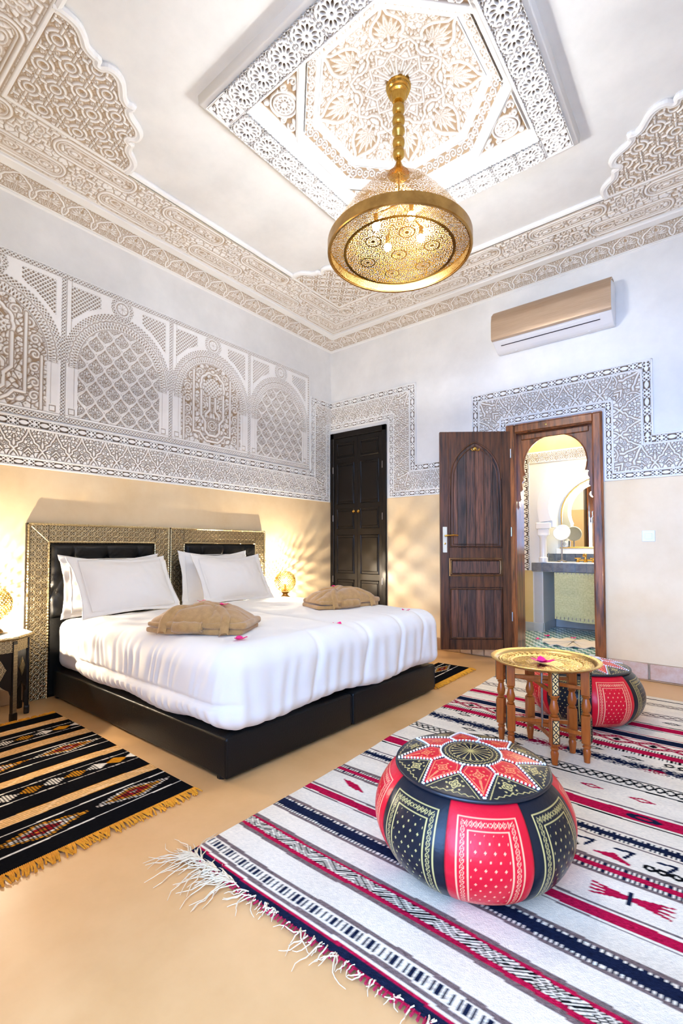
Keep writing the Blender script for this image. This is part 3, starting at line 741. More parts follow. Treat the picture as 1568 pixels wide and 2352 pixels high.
bb2 = put_struct(MB().box((.79, -.022, 0), (1.62, -.001, .115), .006), 'trim_1', M['skirting'], 'brown plaster skirting between cupboard and open door')
st2 = [rstone(.11, .075, .03, 9 + s) for s in range(4)]
for me in st2: me.materials.append(M['brick2'])
bb3 = put_struct(MB().box((1.62, -.012, 0), (2.09, -.001, .085)), 'trim_2', M['skirting'], 'tan stone skirting under the open door')
for i in range(4): link('brick', st2[i], bb3, Matrix.Translation((1.68 + .118 * i, -.020, .045)))
put_struct(MB().box((.002, -4.12, 0), (.018, -.0, .10), .004), 'baseboard_left', M['skirting'])
put_struct(MB().box((2.10, -.02, 0), (2.83, .24, .088), .006), 'trim_3', M['tile_grey'], 'raised stone sill of the bathroom doorway')

# ------------------------------------------------------------------ doors, air conditioner, switch
FZ0, FZ1 = .088, 2.095
df = put_struct(MB().box((2.074, -.030, FZ0), (2.15, .0, FZ1), .006).box((2.775, -.030, FZ0), (2.846, .0, FZ1), .006).box((2.151, -.030, 2.02), (2.774, .0, FZ1), .006)
    .box((2.140, -.014, FZ0), (2.158, .20, 2.03), .004).box((2.767, -.014, FZ0), (2.785, .20, 2.03), .004).box((2.159, -.0135, 2.012), (2.766, .20, 2.03), .004)
    .tube([(2.086, -.031, FZ0), (2.086, -.031, 2.083), (2.834, -.031, 2.083), (2.834, -.031, FZ0)], .007, 6), 'trim_4', M['frame_wood'], 'reddish brown wooden frame of the bathroom doorway')
sc_l = [(2.158, 1.34), (2.168, 1.365), (2.163, 1.41), (2.182, 1.435), (2.177, 1.50), (2.196, 1.52), (2.190, 1.575), (2.204, 1.60), (2.196, 1.635), (2.216, 1.64)]
cxa, cza, ra = 2.4625, 1.722, .258
arc = [(cxa + ra * math.cos(a), cza + ra * math.sin(a)) for a in np.linspace(R(198), R(-18), 30)]
mir = lambda p: (2 * cxa - p[0], p[1])
poly = [(2.158, 2.013)] + sc_l + arc + [mir(p) for p in sc_l[::-1]] + [mir((2.158, 2.013))]
to_xz = Matrix(((1, 0, 0, 0), (0, 0, 1, 0), (0, 1, 0, 0), (0, 0, 0, 1)))
MB().prism(poly, .045, .072, to_xz).put('scalloped_arch', M['frame_wood'], df, label='keyhole arch board with scalloped lower ends')
MB().tube([(x, .044, z) for x, z in arc], .006, 6).box((2.19, .030, 1.96), (2.735, .046, 2.008), .005).put('arch_moulding', M['frame_wood'], df)
MB().lathe([(.004, 0), (.009, .004), (.009, .010), (0, .012)], 10, mtx=Matrix.Translation((2.42, -.03, 2.052)) @ Matrix.Rotation(PI / 2, 4, 'X')).put('nail', M['brass_dark'], df)

# open leaf
hx, hy = 2.105, -.012; fx, fy = 1.60, -.385; LW = math.hypot(fx - hx, fy - hy)
dl = thing('door_1', 'dark brown wooden door standing open with a pointed arch panel', 'door', (hx, hy, 0)); dl['kind'] = ST
ang = math.atan2(fy - hy, fx - hx); dl.rotation_euler = (0, 0, ang)
DB, DT = .095, 2.04
b = MB().box((0, -.020, DB), (.078, .020, DT), .003).box((LW - .078, -.020, DB), (LW, .020, DT), .003)
for z0, z1 in ((DB, .185), (.645, .745), (.905, 1.0)): b.box((.078, -.019, z0), (LW - .078, .019, z1), .003)
half_w = (LW - .156) / 2; xc = LW / 2
def parch(w, zs, zt, n=12):          # pointed arch from (-w,zs) to (w,zs), apex zt
    out = []
    hgt = zt - zs; r = (w * w + hgt * hgt) / (2 * w)
    for k in range(n + 1):
        a = k / n * math.asin(min(1, hgt / r)); out.append((-w + r - r * math.cos(a), zs + r * math.sin(a)))
    return out + [(-x, z) for x, z in out[-2::-1]]
pa = [(xc + x, z) for x, z in parch(half_w - .012, 1.63, 1.955)]
b.prism([(.078, DT)] + [(.078, 1.60)] + pa + [(LW - .078, 1.60), (LW - .078, DT)], -.019, .019, to_xz)
b.put('door_frame', M['brown_wood'], dl)
def planks(x0, x1, z0, z1, n, y0=-.008, y1=.008):
    for k in range(n):
        a = x0 + (x1 - x0) * k / n; c = x0 + (x1 - x0) * (k + 1) / n
        o = MB().box((a + .001, y0, z0), (c - .001, y1 + .002 * (k % 2), z1), .002).put('plank', M[('plank_wood', 'plank_wood3', 'plank_wood2', 'plank_wood3', 'plank_wood', 'plank_wood2')[(k + int(z0 * 3)) % 6]], dl)
planks(.078, LW - .078, 1.0, 1.99, 6); planks(.078, LW - .078, .185, .645, 6)
MB().box((.10, -.014, .765), (LW - .10, .014, .885), .008).put('middle_panel', M['plank_wood'], dl)
b = MB()
pa2 = [(xc + x, z) for x, z in parch(half_w - .018, 1.625, 1.945)]
b.tube([(.092, .016, 1.012)] + [(x, .016, z) for x, z in pa2] + [(LW - .092, .016, 1.012)], .009, 6, True)
pa3 = [(xc + x, z) for x, z in parch(half_w - .042, 1.615, 1.91)]
b.tube([(.116, .012, 1.03)] + [(x, .012, z) for x, z in pa3] + [(LW - .116, .012, 1.03)], .006, 6, True)
for z0, z1 in ((.198, .632), (.757, .893)): b.tube([(.09, .014, z0), (.09, .014, z1), (LW - .09, .014, z1), (LW - .09, .014, z0)], .010, 6, True)
b.put('panel_moulding', M['brown_wood'], dl)
hp = MB().box((LW - .060, .020, .955), (LW - .022, .026, 1.185), .0028).put('handle_plate', M['ivory'], dl, label='cream handle plate')
MB().tube([(LW - .041, .026, 1.105), (LW - .041, .06, 1.105), (LW - .06, .064, 1.106), (LW - .11, .064, 1.110), (LW - .15, .064, 1.108)], [.009, .008, .008, .008, .006], 8).put('lever', M['brass'], hp)
MB().lathe([(.007, 0), (.009, .002), (.004, .003), (0, .003)], 12, mtx=Matrix.Translation((LW - .041, .026, 1.035)) @ Matrix.Rotation(-PI / 2, 4, 'X')).put('keyhole_ring', M['brass'], hp)
b = MB().lathe([(.016, 0), (.016, .004), (.006, .006), (.006, .012), (0, .013)], 14, mtx=Matrix.Translation((xc, .012, 1.885)) @ Matrix.Rotation(-PI / 2, 4, 'X'))
for s in (-1, 1): b.tube([(xc, .020, 1.885), (xc + s * .014, .030, 1.868), (xc + s * .028, .034, 1.866), (xc + s * .036, .034, 1.882)], [.005, .005, .005, .007], 6)
b.put('coat_hook', M['brass'], dl)
for z in (.35, 1.1, 1.8): MB().lathe([(.007, 0), (.007, .08)], 8, (.0, .022, z)).put('hinge', M['slot_metal'], dl)

# cupboard
cu = thing('door_2', 'tall black lacquered double cupboard door beside the corner', 'cupboard', (.01, 0, 0)); cu['kind'] = ST
CUW = .775
MB().box((0, -.024, .0), (.052, .03, 2.33), .005).box((CUW - .052, -.024, 0), (CUW, .03, 2.33), .005).box((0, -.024, 2.265), (CUW, .03, 2.33), .005).box((.0, .03, 0), (CUW, .05, 2.33)).put('cupboard_frame', M['black_wood'], cu)
lw = (CUW - .104) / 2
for s in (0, 1):
    x0 = .052 + s * lw; rows = ((2.20, 2.03), (1.965, 1.50), (1.44, 1.215), (1.14, .71), (.635, .40), (.33, .09))
    b = MB().box((x0 + .001, -.012, .01), (x0 + lw - .001, .015, 2.262), .002)
    lf = b.put('door_leaf', M['black_wood'], cu)
    for z1, z0 in rows:
        b = MB().box((x0 + .060, -.020, z0 + .026), (x0 + lw - .060, -.010, z1 - .026), .006)
        b.tube([(x0 + .048, -.012, z0), (x0 + .048, -.012, z1), (x0 + lw - .048, -.012, z1), (x0 + lw - .048, -.012, z0)], .009, 6, True)
        b.put('raised_panel', M['black_wood'], lf)
    MB().lathe([(.008, 0), (.006, .010), (.016, .020), (.018, .030), (.010, .038), (0, .039)], 14, mtx=Matrix.Translation((.052 + lw + (s - .5) * .066, -.012, 1.405)) @ Matrix.Rotation(PI / 2, 4, 'X')).put('knob', M['brass'], lf)
    for z in (1.86, 1.30, .60): MB().box((.040 + s * (CUW - .088), -.030, z), (.048 + s * (CUW - .088), -.022, z + .075), .002).put('hinge', M['slot_metal'], lf)

# air conditioner
ac = thing('air_conditioner', 'white wall air conditioner with a champagne front above the bathroom door', 'air conditioner', (2.02, 0, 0))
prof = [(0, 2.752), (-.055, 2.748), (-.085, 2.758), (-.178, 2.815), (-.196, 2.84), (-.198, 2.98), (-.185, 3.035), (-.13, 3.075), (-.02, 3.085), (0, 3.085)]
yz = lambda: Matrix(((0, 0, 1, 0), (1, 0, 0, 0), (0, 1, 0, 0), (0, 0, 0, 1)))
MB().prism(prof, 0, .93, yz(), .008).put('housing', M['white_plastic'], ac, True, 40)
pr2 = [(-.190, 2.818), (-.212, 2.826), (-.216, 2.86), (-.214, 2.985), (-.200, 3.045), (-.15, 3.09), (-.06, 3.10), (-.06, 3.088), (-.146, 3.078), (-.190, 3.036), (-.202, 2.98), (-.204, 2.86)]
MB().prism(pr2, .0, .93, yz()).put('front_panel', M['champagne'], ac, True, 35, label='curved champagne front panel')
sl = Vector((0, .093, -.057)).normalized(); c0 = Vector((0, -.178, 2.815)); nr = Vector((0, -.52, -.85))
MB().box((.06, .012, -.002), (.845, .046, .003), .001, basis(c0, (1, 0, 0), sl)).put('flap', M['white_plastic'], ac)
MB().box((.062, .0475, -.004), (.843, .0525, .0025), 0, basis(c0, (1, 0, 0), sl)).put('vent_slot', M['dark_slot'], ac)
for x in (.16, .74): MB().box((x, -.06, 2.744), (x + .02, -.04, 2.752), .001).put('clip', M['white_plastic'], ac)

sw = thing('light_switch', 'square white light switch on the pale wall right of the doorway', 'switch', (3.14, 0, 1.087))
MB().box((-.042, -.009, -.042), (.042, .002, .042), .003).put('plate', M['white_plastic'], sw)
MB().box((-.023, -.013, -.023), (.023, -.006, .023), .002).put('rocker', M['white_plastic'], sw)

# ------------------------------------------------------------------ the bathroom beyond the doorway
put_struct(MB().box((1.5, .2, -.1), (3.5, 1.75, .086)), 'floor_2', M['tile_grey'], 'tiled floor of the bathroom').name = 'floor.001'
bf = bpy.data.objects['floor.001']
ts = .052
for kind, nm in ((0, 'tile_green'), (1, 'tile_white')):
    b = MB()
    for i in range(28):
        for j in range(24):
            if (i + j) % 2 == kind: b.box((1.72 + i * ts * .8, .22 + j * ts, .086), (1.72 + (i + 1) * ts * .8 - .002, .22 + (j + 1) * ts - .002, .0905))
    o = b.put('green_tiles' if kind == 0 else 'white_tiles', M[nm], bf, kind='stuff')
put_struct(MB().box((1.48, .2, 0), (1.55, 1.75, 2.62)).box((3.4, .2, 0), (3.5, 1.75, 2.62)), 'wall_side', M['yellow_bath'], 'ochre side walls of the bathroom')
put_struct(MB().box((1.48, 1.60, 0), (3.5, 1.75, 2.62)), 'wall_rear', M['white_wall_bath'], 'pale rear wall of the washbasin niche')
put_struct(MB().box((1.48, .2, 2.6), (3.5, 1.75, 2.7)), 'ceiling_2', M['yellow_bath']).name = 'ceiling.001'
ax_, az_, ri, ro = 2.47, 1.43, .335, .455
YW = 1.12
arc_i = [(ax_ + ri * math.cos(a), az_ + ri * math.sin(a)) for a in np.linspace(R(205), R(-25), 34)]
poly = [(1.5, .086), (1.5, 2.05), (3.45, 2.05), (3.45, .086), (3.05, .086), (3.05, 1.22), (ax_ + .30, 1.22)] + arc_i[::-1] + [(ax_ - .30, 1.22), (2.058, 1.22), (2.058, .086)]
wa = put_struct(MB().prism(poly, YW, YW + .14, to_xz), 'wall_arch', M['white_wall_bath'], 'pale niche wall with a white round arch over the washbasin')
MB().box((1.5, YW, 2.05), (3.45, YW + .14, 2.62)).put('upper_wall', M['yellow_bath'], wa)
MB().box((1.5, YW - .003, .086), (1.955, YW + .001, .75)).put('lower_wall', M['yellow_bath'], wa)
MB().box((1.5, YW - .014, .088), (1.96, YW, .185), .003).box((1.962, 1.09, .088), (2.064, 1.115, .186), .003).box((2.045, 1.13, .088), (2.066, 1.595, .184), .003).box((2.07, 1.575, .088), (3.0, 1.595, .184), .003).put('skirting_tiles', M['tile_grey'], wa)
b = MB(); aro = [(ax_ + ro * math.cos(a), az_ + ro * math.sin(a)) for a in np.linspace(R(200), R(-20), 34)]
b.prism(arc_i + aro[::-1], YW - .035, YW, to_xz)
for s in (-1, 1):
    b.box((ax_ + s * .395 - .075, YW - .05, 1.20), (ax_ + s * .395 + .075, YW, 1.27), .008).box((ax_ + s * .395 - .06, YW - .04, 1.13), (ax_ + s * .395 + .06, YW, 1.20), .008)
    b.lathe([(.045, .845), (.045, .89), (.036, .90), (.034, 1.10), (.045, 1.13)], 16, (ax_ + s * .395, YW - .03, 0))
b.put('white_arch', M['ceramic'], wa, True, 35, label='glossy white arch moulding on two columns')
mw = WB(0, 0, 0); mw = basis((0, YW, 0), (1, 0, 0), (0, 0, 1))
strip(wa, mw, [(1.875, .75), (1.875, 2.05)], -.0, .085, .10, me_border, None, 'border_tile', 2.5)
strip(wa, mw, [(1.918, 1.985), (3.3, 1.985)], 0, .10, .10, me_main, None, 'frieze_panel', 1)
MB().tube([(1.925, YW - .003, .75), (1.925, YW - .003, 1.93), (3.3, YW - .003, 1.93)], .006, 6).put('moulding', M['stucco_plain'], wa)
vn = thing('washbasin_counter', 'slate tiled washbasin counter under the white arch', 'counter', (2.5, 1.3, .74))
MB().box((-.54, -.225, 0), (.55, .29, .095)).put('slab', M['tile_grey'], vn)
for i in range(10): MB().box((-.543 + .109 * i, -.235, .002), (-.543 + .109 * i + .106, -.224, .096), .003).put('tile', M['zellige'], vn)
for i in range(10): MB().box((-.54 + .109 * i, .275, .10), (-.54 + .109 * i + .106, .29, .19), .003).put('tile', M['zellige'], vn)
MB().box((-.54, -.23, .095), (.55, .28, .104), .004).put('counter_top', M['ceramic'], vn)
MB().box((-.40, .20, .19), (.55, .29, .25), .004).put('ledge', M['ceramic'], vn)
MB().box((-.36, .195, .25), (.55, .225, .262), .003).put('ledge_edge', M['gold_frame'], vn)
MB().box((-.54, -.18, -.652), (-.44, .28, .0), .006).put('side_pillar', M['white_wall_bath'], vn)
fc = thing('washbasin_tap', 'brass washbasin tap with two cross handles on the counter', 'tap', (2.44, 1.32, .8445))
MB().lathe([(.022, 0), (.018, .012), (.012, .02), (.012, .07), (.016, .078), (.006, .09), (0, .095)], 14).tube([(0, 0, .055), (0, -.05, .085), (0, -.09, .08), (0, -.10, .06)], .009, 8).put('spout', M['brass'], fc, True, 40)
for s in (-1, 1):
    MB().lathe([(.018, 0), (.012, .02), (.012, .035), (.016, .042), (0, .048)], 12, (s * .075, 0, 0)).tube([(s * .075 - .03, 0, .04), (s * .075 + .03, 0, .04)], .006, 6).tube([(s * .075, -.03, .04), (s * .075, .03, .04)], .006, 6).tube([(0, 0, .02), (s * .075, 0, .02)], .008, 6).put('cross_handle', M['brass'], fc, True, 40)
mi = thing('arched_mirror', 'arched wall mirror above the washbasin with a gold lower edge', 'mirror', (2.6, 1.58, 1.0))
marc = [(.45 * math.cos(a), .38 + .40 * math.sin(a)) for a in np.linspace(0, PI, 20)]
MB().prism([(-.45, 0), (.45, 0)] + marc, -.0, .012, to_xz).put('mirror_glass', M['mirror'], mi)
MB().tube([(-.455, -.006, 0), (.455, -.006, 0)] + [(x * 1.01, -.006, z) for x, z in marc], .009, 6, True).put('mirror_frame', M['gold_frame'], mi)
cu_t = thing('woven_mat_curtain', 'greenish woven straw curtain hanging below the washbasin counter', 'curtain', (2.19, 1.06, 0))
n = 40; u = np.linspace(0, .85, n); v = np.linspace(0, 1, 46); U, V = np.meshgrid(u, v)
yy = -.012 * np.sin(U * 40) * .2 + .003 * np.sin(U * 300) * np.sin(V * 160); z0 = .25 - .02 * np.sin(np.clip(U / .6, 0, 1) * PI)
Zc = z0 + (.738 - z0) * V + .002 * np.sin(V * 150)
link('woven_cloth', npmesh('woven_cloth', np.stack([U.ravel(), yy.ravel(), Zc.ravel()], 1), gridfaces(n, 46), M['straw'], smooth=True), cu_t)
b = MB()
for i in range(22):
    for z in (.722, .262): b.box((.015 + i * .038, -.008, z - (.012 if z < .5 else 0)), (.022 + i * .038, -.001, z + .014))
b.put('knots', M['slot_metal'], cu_t, kind='stuff')
cp = thing('painted_cup', 'small white cup with a dark painted diamond on the mirror ledge', 'cup', (2.19, 1.53, 1.001))
MB().lathe([(.026, 0), (.032, .01), (.034, .075), (.031, .075), (.029, .01), (0, .008)], 20, cap=False).put('cup_body', M['ceramic'], cp, True, 40)
b = MB()
for k in range(4):
    a0, a1 = R(-90 + 20 * (k - 2)), R(-90 + 20 * (k - 1)); 
a_ = [(.0345 * math.cos(R(a)), .0345 * math.sin(R(a)), z) for a, z in ((-90, .015), (-58, .04), (-90, .066), (-122, .04))]
b.tube(a_, .0018, 4, True); b.tube([(.0345 * math.cos(R(a)), .0345 * math.sin(R(a)), z) for a, z in ((-90, .032), (-80, .04), (-90, .048), (-100, .04))], .0018, 4, True); b.put('painted_pattern', M['black_paint'], cp)
sm = thing('shaving_mirror', 'round white shaving mirror on a stand at the left of the counter', 'mirror', (2.21, 1.30, .845))
MB().lathe([(.05, 0), (.05, .008), (.012, .02), (.008, .03), (.008, .24)], 18).put('stand', M['slot_metal'], sm, True, 40)
MB().lathe([(0, -.01), (.085, -.01), (.090, 0), (.085, .010), (.080, .006), (0, .006)], 28, mtx=Matrix.Translation((0, 0, .32)) @ Matrix.Rotation(R(75), 4, 'X')).put('round_mirror', M['ceramic'], sm, True, 40)
gl = thing('drinking_glass', 'clear glass standing left on the washbasin counter', 'glass', (2.07, 1.2, .845))
MB().lathe([(.026, 0), (.034, .10), (.031, .10), (.024, .006), (0, .006)], 18, cap=False).put('glass_body', M['glass'], gl, True, 40)
# towel fan on the floor
tw = thing('folded_towel', 'cream towel folded into a fan on the bathroom floor', 'towel', (2.46, .62, .0905), R(20))
b = bmesh.new(); nf = 11
for k in range(nf):
    a0 = -PI * .95 + PI * 1.9 * k / nf; a1 = -PI * .95 + PI * 1.9 * (k + 1) / nf; am = (a0 + a1) / 2
    r_ = .27
    c0 = b.verts.new((.02 * math.cos(am), .02 * math.sin(am), 0.02)); p0 = b.verts.new((r_ * math.cos(a0), r_ * .8 * math.sin(a0), .004)); p1 = b.verts.new((r_ * 1.03 * math.cos(am), r_ * .8 * math.sin(am), .022)); p2 = b.verts.new((r_ * math.cos(a1), r_ * .8 * math.sin(a1), .004))
    b.faces.new((c0, p0, p1)); b.faces.new((c0, p1, p2))
me = bpy.data.meshes.new('fan_folds'); b.to_mesh(me); b.free(); me.materials.append(M['towel']); o = link('fan_folds', me, tw); md = o.modifiers.new('s', 'SOLIDIFY'); md.thickness = .006

# ------------------------------------------------------------------ chandelier
LX, LY = 2.197, -2.033
ch = thing('chandelier', 'large pierced brass chandelier hanging from the carved ceiling', 'chandelier', (LX, LY, 0))
MB().lathe([(.070, 3.602), (.070, 3.585), (.064, 3.58), (.064, 3.565), (.056, 3.56), (.056, 3.545), (.046, 3.54), (.040, 3.52), (.032, 3.50), (.018, 3.495)], 28).put('canopy', M['brass'], ch, True, 30)
for z, r in ((3.462, .035), (3.395, .036), (3.265, .035), (3.205, .034)):
    MB().lathe([(.012, .036), (.022, .030), (r * .93, .016), (r, 0), (r * .93, -.016), (.022, -.028), (.012, -.034)], 22, (0, 0, z)).put('ball', M['brass'], ch, True, 60)
MB().lathe([(.014, .036), (.030, .026), (.034, .012), (.036, .008), (.036, -.004), (.028, -.012), (.024, -.026), (.014, -.036)], 22, (0, 0, 3.330)).put('collar', M['brass'], ch, True, 30)
MB().lathe([(.010, 3.19), (.012, 3.165), (.020, 3.14), (.034, 3.115), (.058, 3.088)], 26, cap=False).put('neck', M['brass'], ch, True, 60)
bell = np.array([(.058, 3.088), (.085, 3.06), (.13, 3.02), (.19, 2.97), (.25, 2.90), (.31, 2.82), (.36, 2.74), (.389, 2.685)])
def swirl(u, v, p, ph=0):
    """broken ring scrolls on a jittered square lattice; True = hole"""
    best = np.full(u.shape, 9.0); ang = np.zeros(u.shape)
    gi = np.floor(u / p); gj = np.floor(v / p)
    for di in (-1, 0, 1):
        for dj in (-1, 0, 1):
            a, b_ = gi + di, gj + dj
            jx = np.modf(np.abs(np.sin(a * 12.98 + b_ * 78.2 + ph)) * 437.5)[0] * .3; jy = np.modf(np.abs(np.sin(a * 39.3 + b_ * 11.1 + ph)) * 173.3)[0] * .3
            dx = u - (a + .35 + jx) * p; dy = v - (b_ + .35 + jy) * p; d = np.hypot(dx, dy)
            m = d < best; best = np.where(m, d, best); ang = np.where(m, np.arctan2(dy, dx), ang)
    k = p * .25; t = best / k + ang / (2 * PI)
    return (np.abs(t % 1 - .5) < .29) & (np.abs(np.sin(2.5 * ang + best * 60)) > .16) & (best > p * .04)
nt, ns = 400, 120
t = np.linspace(0, 2 * PI, nt + 1); sl_ = np.linspace(0, 1, ns); cum = np.concatenate([[0], np.cumsum(np.hypot(*np.diff(bell, axis=0).T))]); Ls = cum[-1]
rr_ = np.interp(sl_ * Ls, cum, bell[:, 0]); zz_ = np.interp(sl_ * Ls, cum, bell[:, 1])
Tt, S = np.meshgrid(t, sl_); P = np.stack([rr_[:, None] * np.cos(Tt), rr_[:, None] * np.sin(Tt), zz_[:, None] + 0 * Tt], -1).reshape(-1, 3)
F = gridfaces(nt + 1, ns); uc = (Tt.ravel()[F].mean(1)) * .27; vc = S.ravel()[F].mean(1) * Ls
hole = swirl(uc, vc, .045); hole &= (vc > .006) & (vc < Ls - .008)
P2, F2 = compact(P, F[~hole]); link('pierced_shade', npmesh('pierced_shade', P2, F2, M['brass']), ch)
MB().lathe([(.392, 2.69), (.397, 2.688), (.397, 2.632), (.392, 2.628), (.384, 2.630), (.388, 2.634), (.388, 2.686)], 72, cap=False).put('rim', M['brass_dark'], ch, True, 40)
n = 330; u = np.linspace(-.39, .39, n); U, V = np.meshgrid(u, u); F = gridfaces(n, n)
x = U.ravel()[F].mean(1); y = V.ravel()[F].mean(1); r = np.hypot(x, y); an = np.arctan2(y, x)
lat = (np.maximum(np.abs((an * 75 / PI + r / .0085) % 1 - .5), np.abs((an * 75 / PI - r / .0085) % 1 - .5)) < .33)
hole = np.where(r > .300, lat & (r > .308) & (r < .378), swirl(x + 1, y + 1, .048, 2) & (r < .292))
for k in range(7):
    cx_, cy_ = (0, 0) if k == 0 else (.185 * math.cos(k * PI / 3 + .25), .185 * math.sin(k * PI / 3 + .25))
    q = np.hypot(x - cx_, y - cy_); a = np.arctan2(y - cy_, x - cx_); pt = np.abs(a * 18 / (2 * PI) % 1 - .5) < .30
    hole = np.where(q < .044, (((q > .010) & (q < .022)) | ((q > .025) & (q < .037))) & pt, hole)
keepf = (~hole) & (r < .386); P = np.stack([U.ravel(), V.ravel(), 2.634 - .006 * np.clip(1 - (np.hypot(U, V).ravel() / .3) ** 2, 0, 1)], 1)
P2, F2 = compact(P, F[keepf]); link('pierced_base_plate', npmesh('pierced_base_plate', P2, F2, M['brass']), ch)
def bulb(name, loc, r, parent, m):
    b = bmesh.new(); bmesh.ops.create_icosphere(b, subdivisions=2, radius=r, matrix=Matrix.Translation(loc)); me = bpy.data.meshes.new(name); b.to_mesh(me); b.free(); me.materials.append(m)
    me.polygons.foreach_set('use_smooth', np.ones(len(me.polygons), bool)); return link(name, me, parent)
for i in range(4):
    a = PI / 4 + i * PI / 2 + .25; px, py = .14 * math.cos(a), .14 * math.sin(a)
    bulb('bulb', (px, py, 2.755), .022, ch, M['bulb'])
    MB().lathe([(.012, 0), (.012, .05)], 10, (px, py, 2.772)).tube([(px, py, 2.82), (px * .6, py * .6, 2.86), (0, 0, 2.92), (0, 0, 3.09)], .005, 5).put('bulb_holder', M['brass_dark'], ch)

# ------------------------------------------------------------------ rounded soft shapes
def rbox(lo, hi, r, n, disp=None):
    lo = np.array(lo, float); hi = np.array(hi, float); Vs, Fs, o = [], [], 0
    for ax in range(3):
        a, b_ = [k for k in range(3) if k != ax]
        A, B = np.meshgrid(np.linspace(lo[a], hi[a], n[a]), np.linspace(lo[b_], hi[b_], n[b_]))
        for s in (0, 1):
            P = np.zeros((A.size, 3)); P[:, a] = A.ravel(); P[:, b_] = B.ravel(); P[:, ax] = (lo, hi)[s][ax]
            f = gridfaces(n[a], n[b_]) + o; flip = (s == 0) ^ (ax == 1); Vs.append(P); Fs.append(f[:, ::-1] if flip else f); o += len(P)
    V = np.concatenate(Vs); F = np.concatenate(Fs)
    key = np.round(V * 1e4).astype(np.int64); _, idx, inv = np.unique(key, axis=0, return_index=True, return_inverse=True)
    V = V[idx]; F = inv.ravel()[F]
    inn = np.clip(V, lo + r, hi - r); d = V - inn; L = np.linalg.norm(d, axis=1, keepdims=True); N_ = d / np.maximum(L, 1e-9)
    V = inn + N_ * r
    if disp is not None: V = V + N_ * disp(V, N_)[:, None]
    return V, F
def fbm(V, s, o=0): return np.array([noise.noise(Vector((v[0] * s[0] + o, v[1] * s[1], v[2] * s[2]))) for v in V])
def soft(name, lo, hi, r, n, m, parent=None, disp=None, mtx=None, post=None):
    V, F = rbox(lo, hi, r, n, disp)
    if post: V = post(V)
    return link(name, npmesh(name, V, F, m, smooth=True), parent, mtx)

# ------------------------------------------------------------------ beds
for i, poly in enumerate(([(.07, -2.965), (1.907, -2.965), (1.947, -2.142), (.07, -2.142)], [(.07, -2.130), (1.952, -2.130), (1.990, -1.245), (.07, -1.215)])):
    t = thing('bed_base', ('black leather bed base nearest the striped black rug', 'black leather bed base nearest the brown door')[i], 'bed base', (poly[0][0], poly[0][1], 0), group='black leather bed bases')
    q = [(x - poly[0][0], y - poly[0][1]) for x, y in poly]
    MB().prism(q, .012, .188, bev=.014).put('upholstered_box', M['black_leather'], t, True, 60)
    for k_ in (1, 2): MB().tube([(q[k_][0] - .002, q[k_][1] + (.002, -.002)[k_ - 1], .03), (q[k_][0] - .002, q[k_][1] + (.002, -.002)[k_ - 1], .175)], .0035, 5).put('seam', M['black_leather'], t)
    for x, y in q: MB().lathe([(.025, 0), (.025, .014)], 10, (x * .95 + .03, y * .9 + .03, 0)).put('foot', M['black_wood'], t)
    y0, y1 = ((-2.955, -2.14), (-2.132, -1.235))[i]
    tag(soft('mattress', (.085, y0, .196), (1.90, y1, .522), .07, (40, 24, 14), M['linen'], disp=lambda V, N_: .006 * fbm(V, (9, 9, 5))), ('white mattress in its sheet under the duvet, by the left nightstand', 'white mattress in its sheet under the duvet, by the right nightstand')[i], 'mattress', 'mattresses of the twin beds')
def duv(V, N_):
    x, y, z = V.T; d = .010 * fbm(V, (3, 3, 3)) + .004 * fbm(V, (9, 9, 6), 4)
    side = np.clip(-N_[:, 1], 0, 1); front = np.clip(N_[:, 0], 0, 1); mid = np.clip((z - .30) / .05, 0, 1) * np.clip((.60 - z) / .16, 0, 1)
    ph = x * 100 + 9 * fbm(V, (8, 3, 3), 9) + (z - .3) * -20
    d += side * mid * .0048 * np.sin(ph) * (.4 + .6 * np.clip((1.85 - x) / .8, 0, 1))
    low = np.clip((.315 - z) / .03, 0, 1)
    d += side * (.016 * np.sin(np.clip((.325 - z) / .11, 0, 1) * PI) + low * .004 * np.sin(x * 110 + 3 * fbm(V, (11, 1, 3), 2)) - .016 * np.exp(-((z - .322) / .010) ** 2))
    for yc in (-2.46, -2.05, -1.72, -1.46): d -= np.clip(front + np.clip(x - 1.7, 0, .2) * 2, 0, 1) * .009 * np.exp(-((y - yc + .03 * np.sin(z * 9)) / .016) ** 2)
    d += front * .0035 * np.sin(y * 62 + 3 * fbm(V, (2, 6, 3), 5)) * np.clip((.52 - z) / .1, 0, 1)
    d += front * .010 * np.sin(np.clip((.30 - z) / .09, 0, 1) * PI)
    d -= np.clip(N_[:, 2], 0, 1) * .012 * np.exp(-((y + 2.10) / .05) ** 2)
    d += np.clip(N_[:, 2], 0, 1) * .003 * np.sin(x * 30 + y * 10 + 4 * fbm(V, (4, 4, 1), 7)) * np.clip((1.0 - x) / .5, 0, 1)
    return d
def duv_post(V):
    V = V.copy(); x, y, z = V.T; f = np.clip((x - .5) / 1.4, 0, 1)
    V[:, 0] += np.clip((x - 1.5) / .4, 0, 1) * (y + 2.96) * .048                      # the foot end runs slightly askew
    V[:, 2] = np.where(z < .30, z + .012 * np.sin(x * 9 + y * 7) - .012 * np.clip((x - 1.7) * 4, 0, 1), z)
    V[:, 2] -= np.clip((-1.55 - y) / -.35, 0, 1) * 0
    return V
dv = tag(soft('duvet', (.45, -3.005, .198), (1.945, -1.200, .572), .115, (190, 150, 46), M['linen'], disp=duv, post=duv_post), 'puffy white duvet spread over both beds', 'duvet')
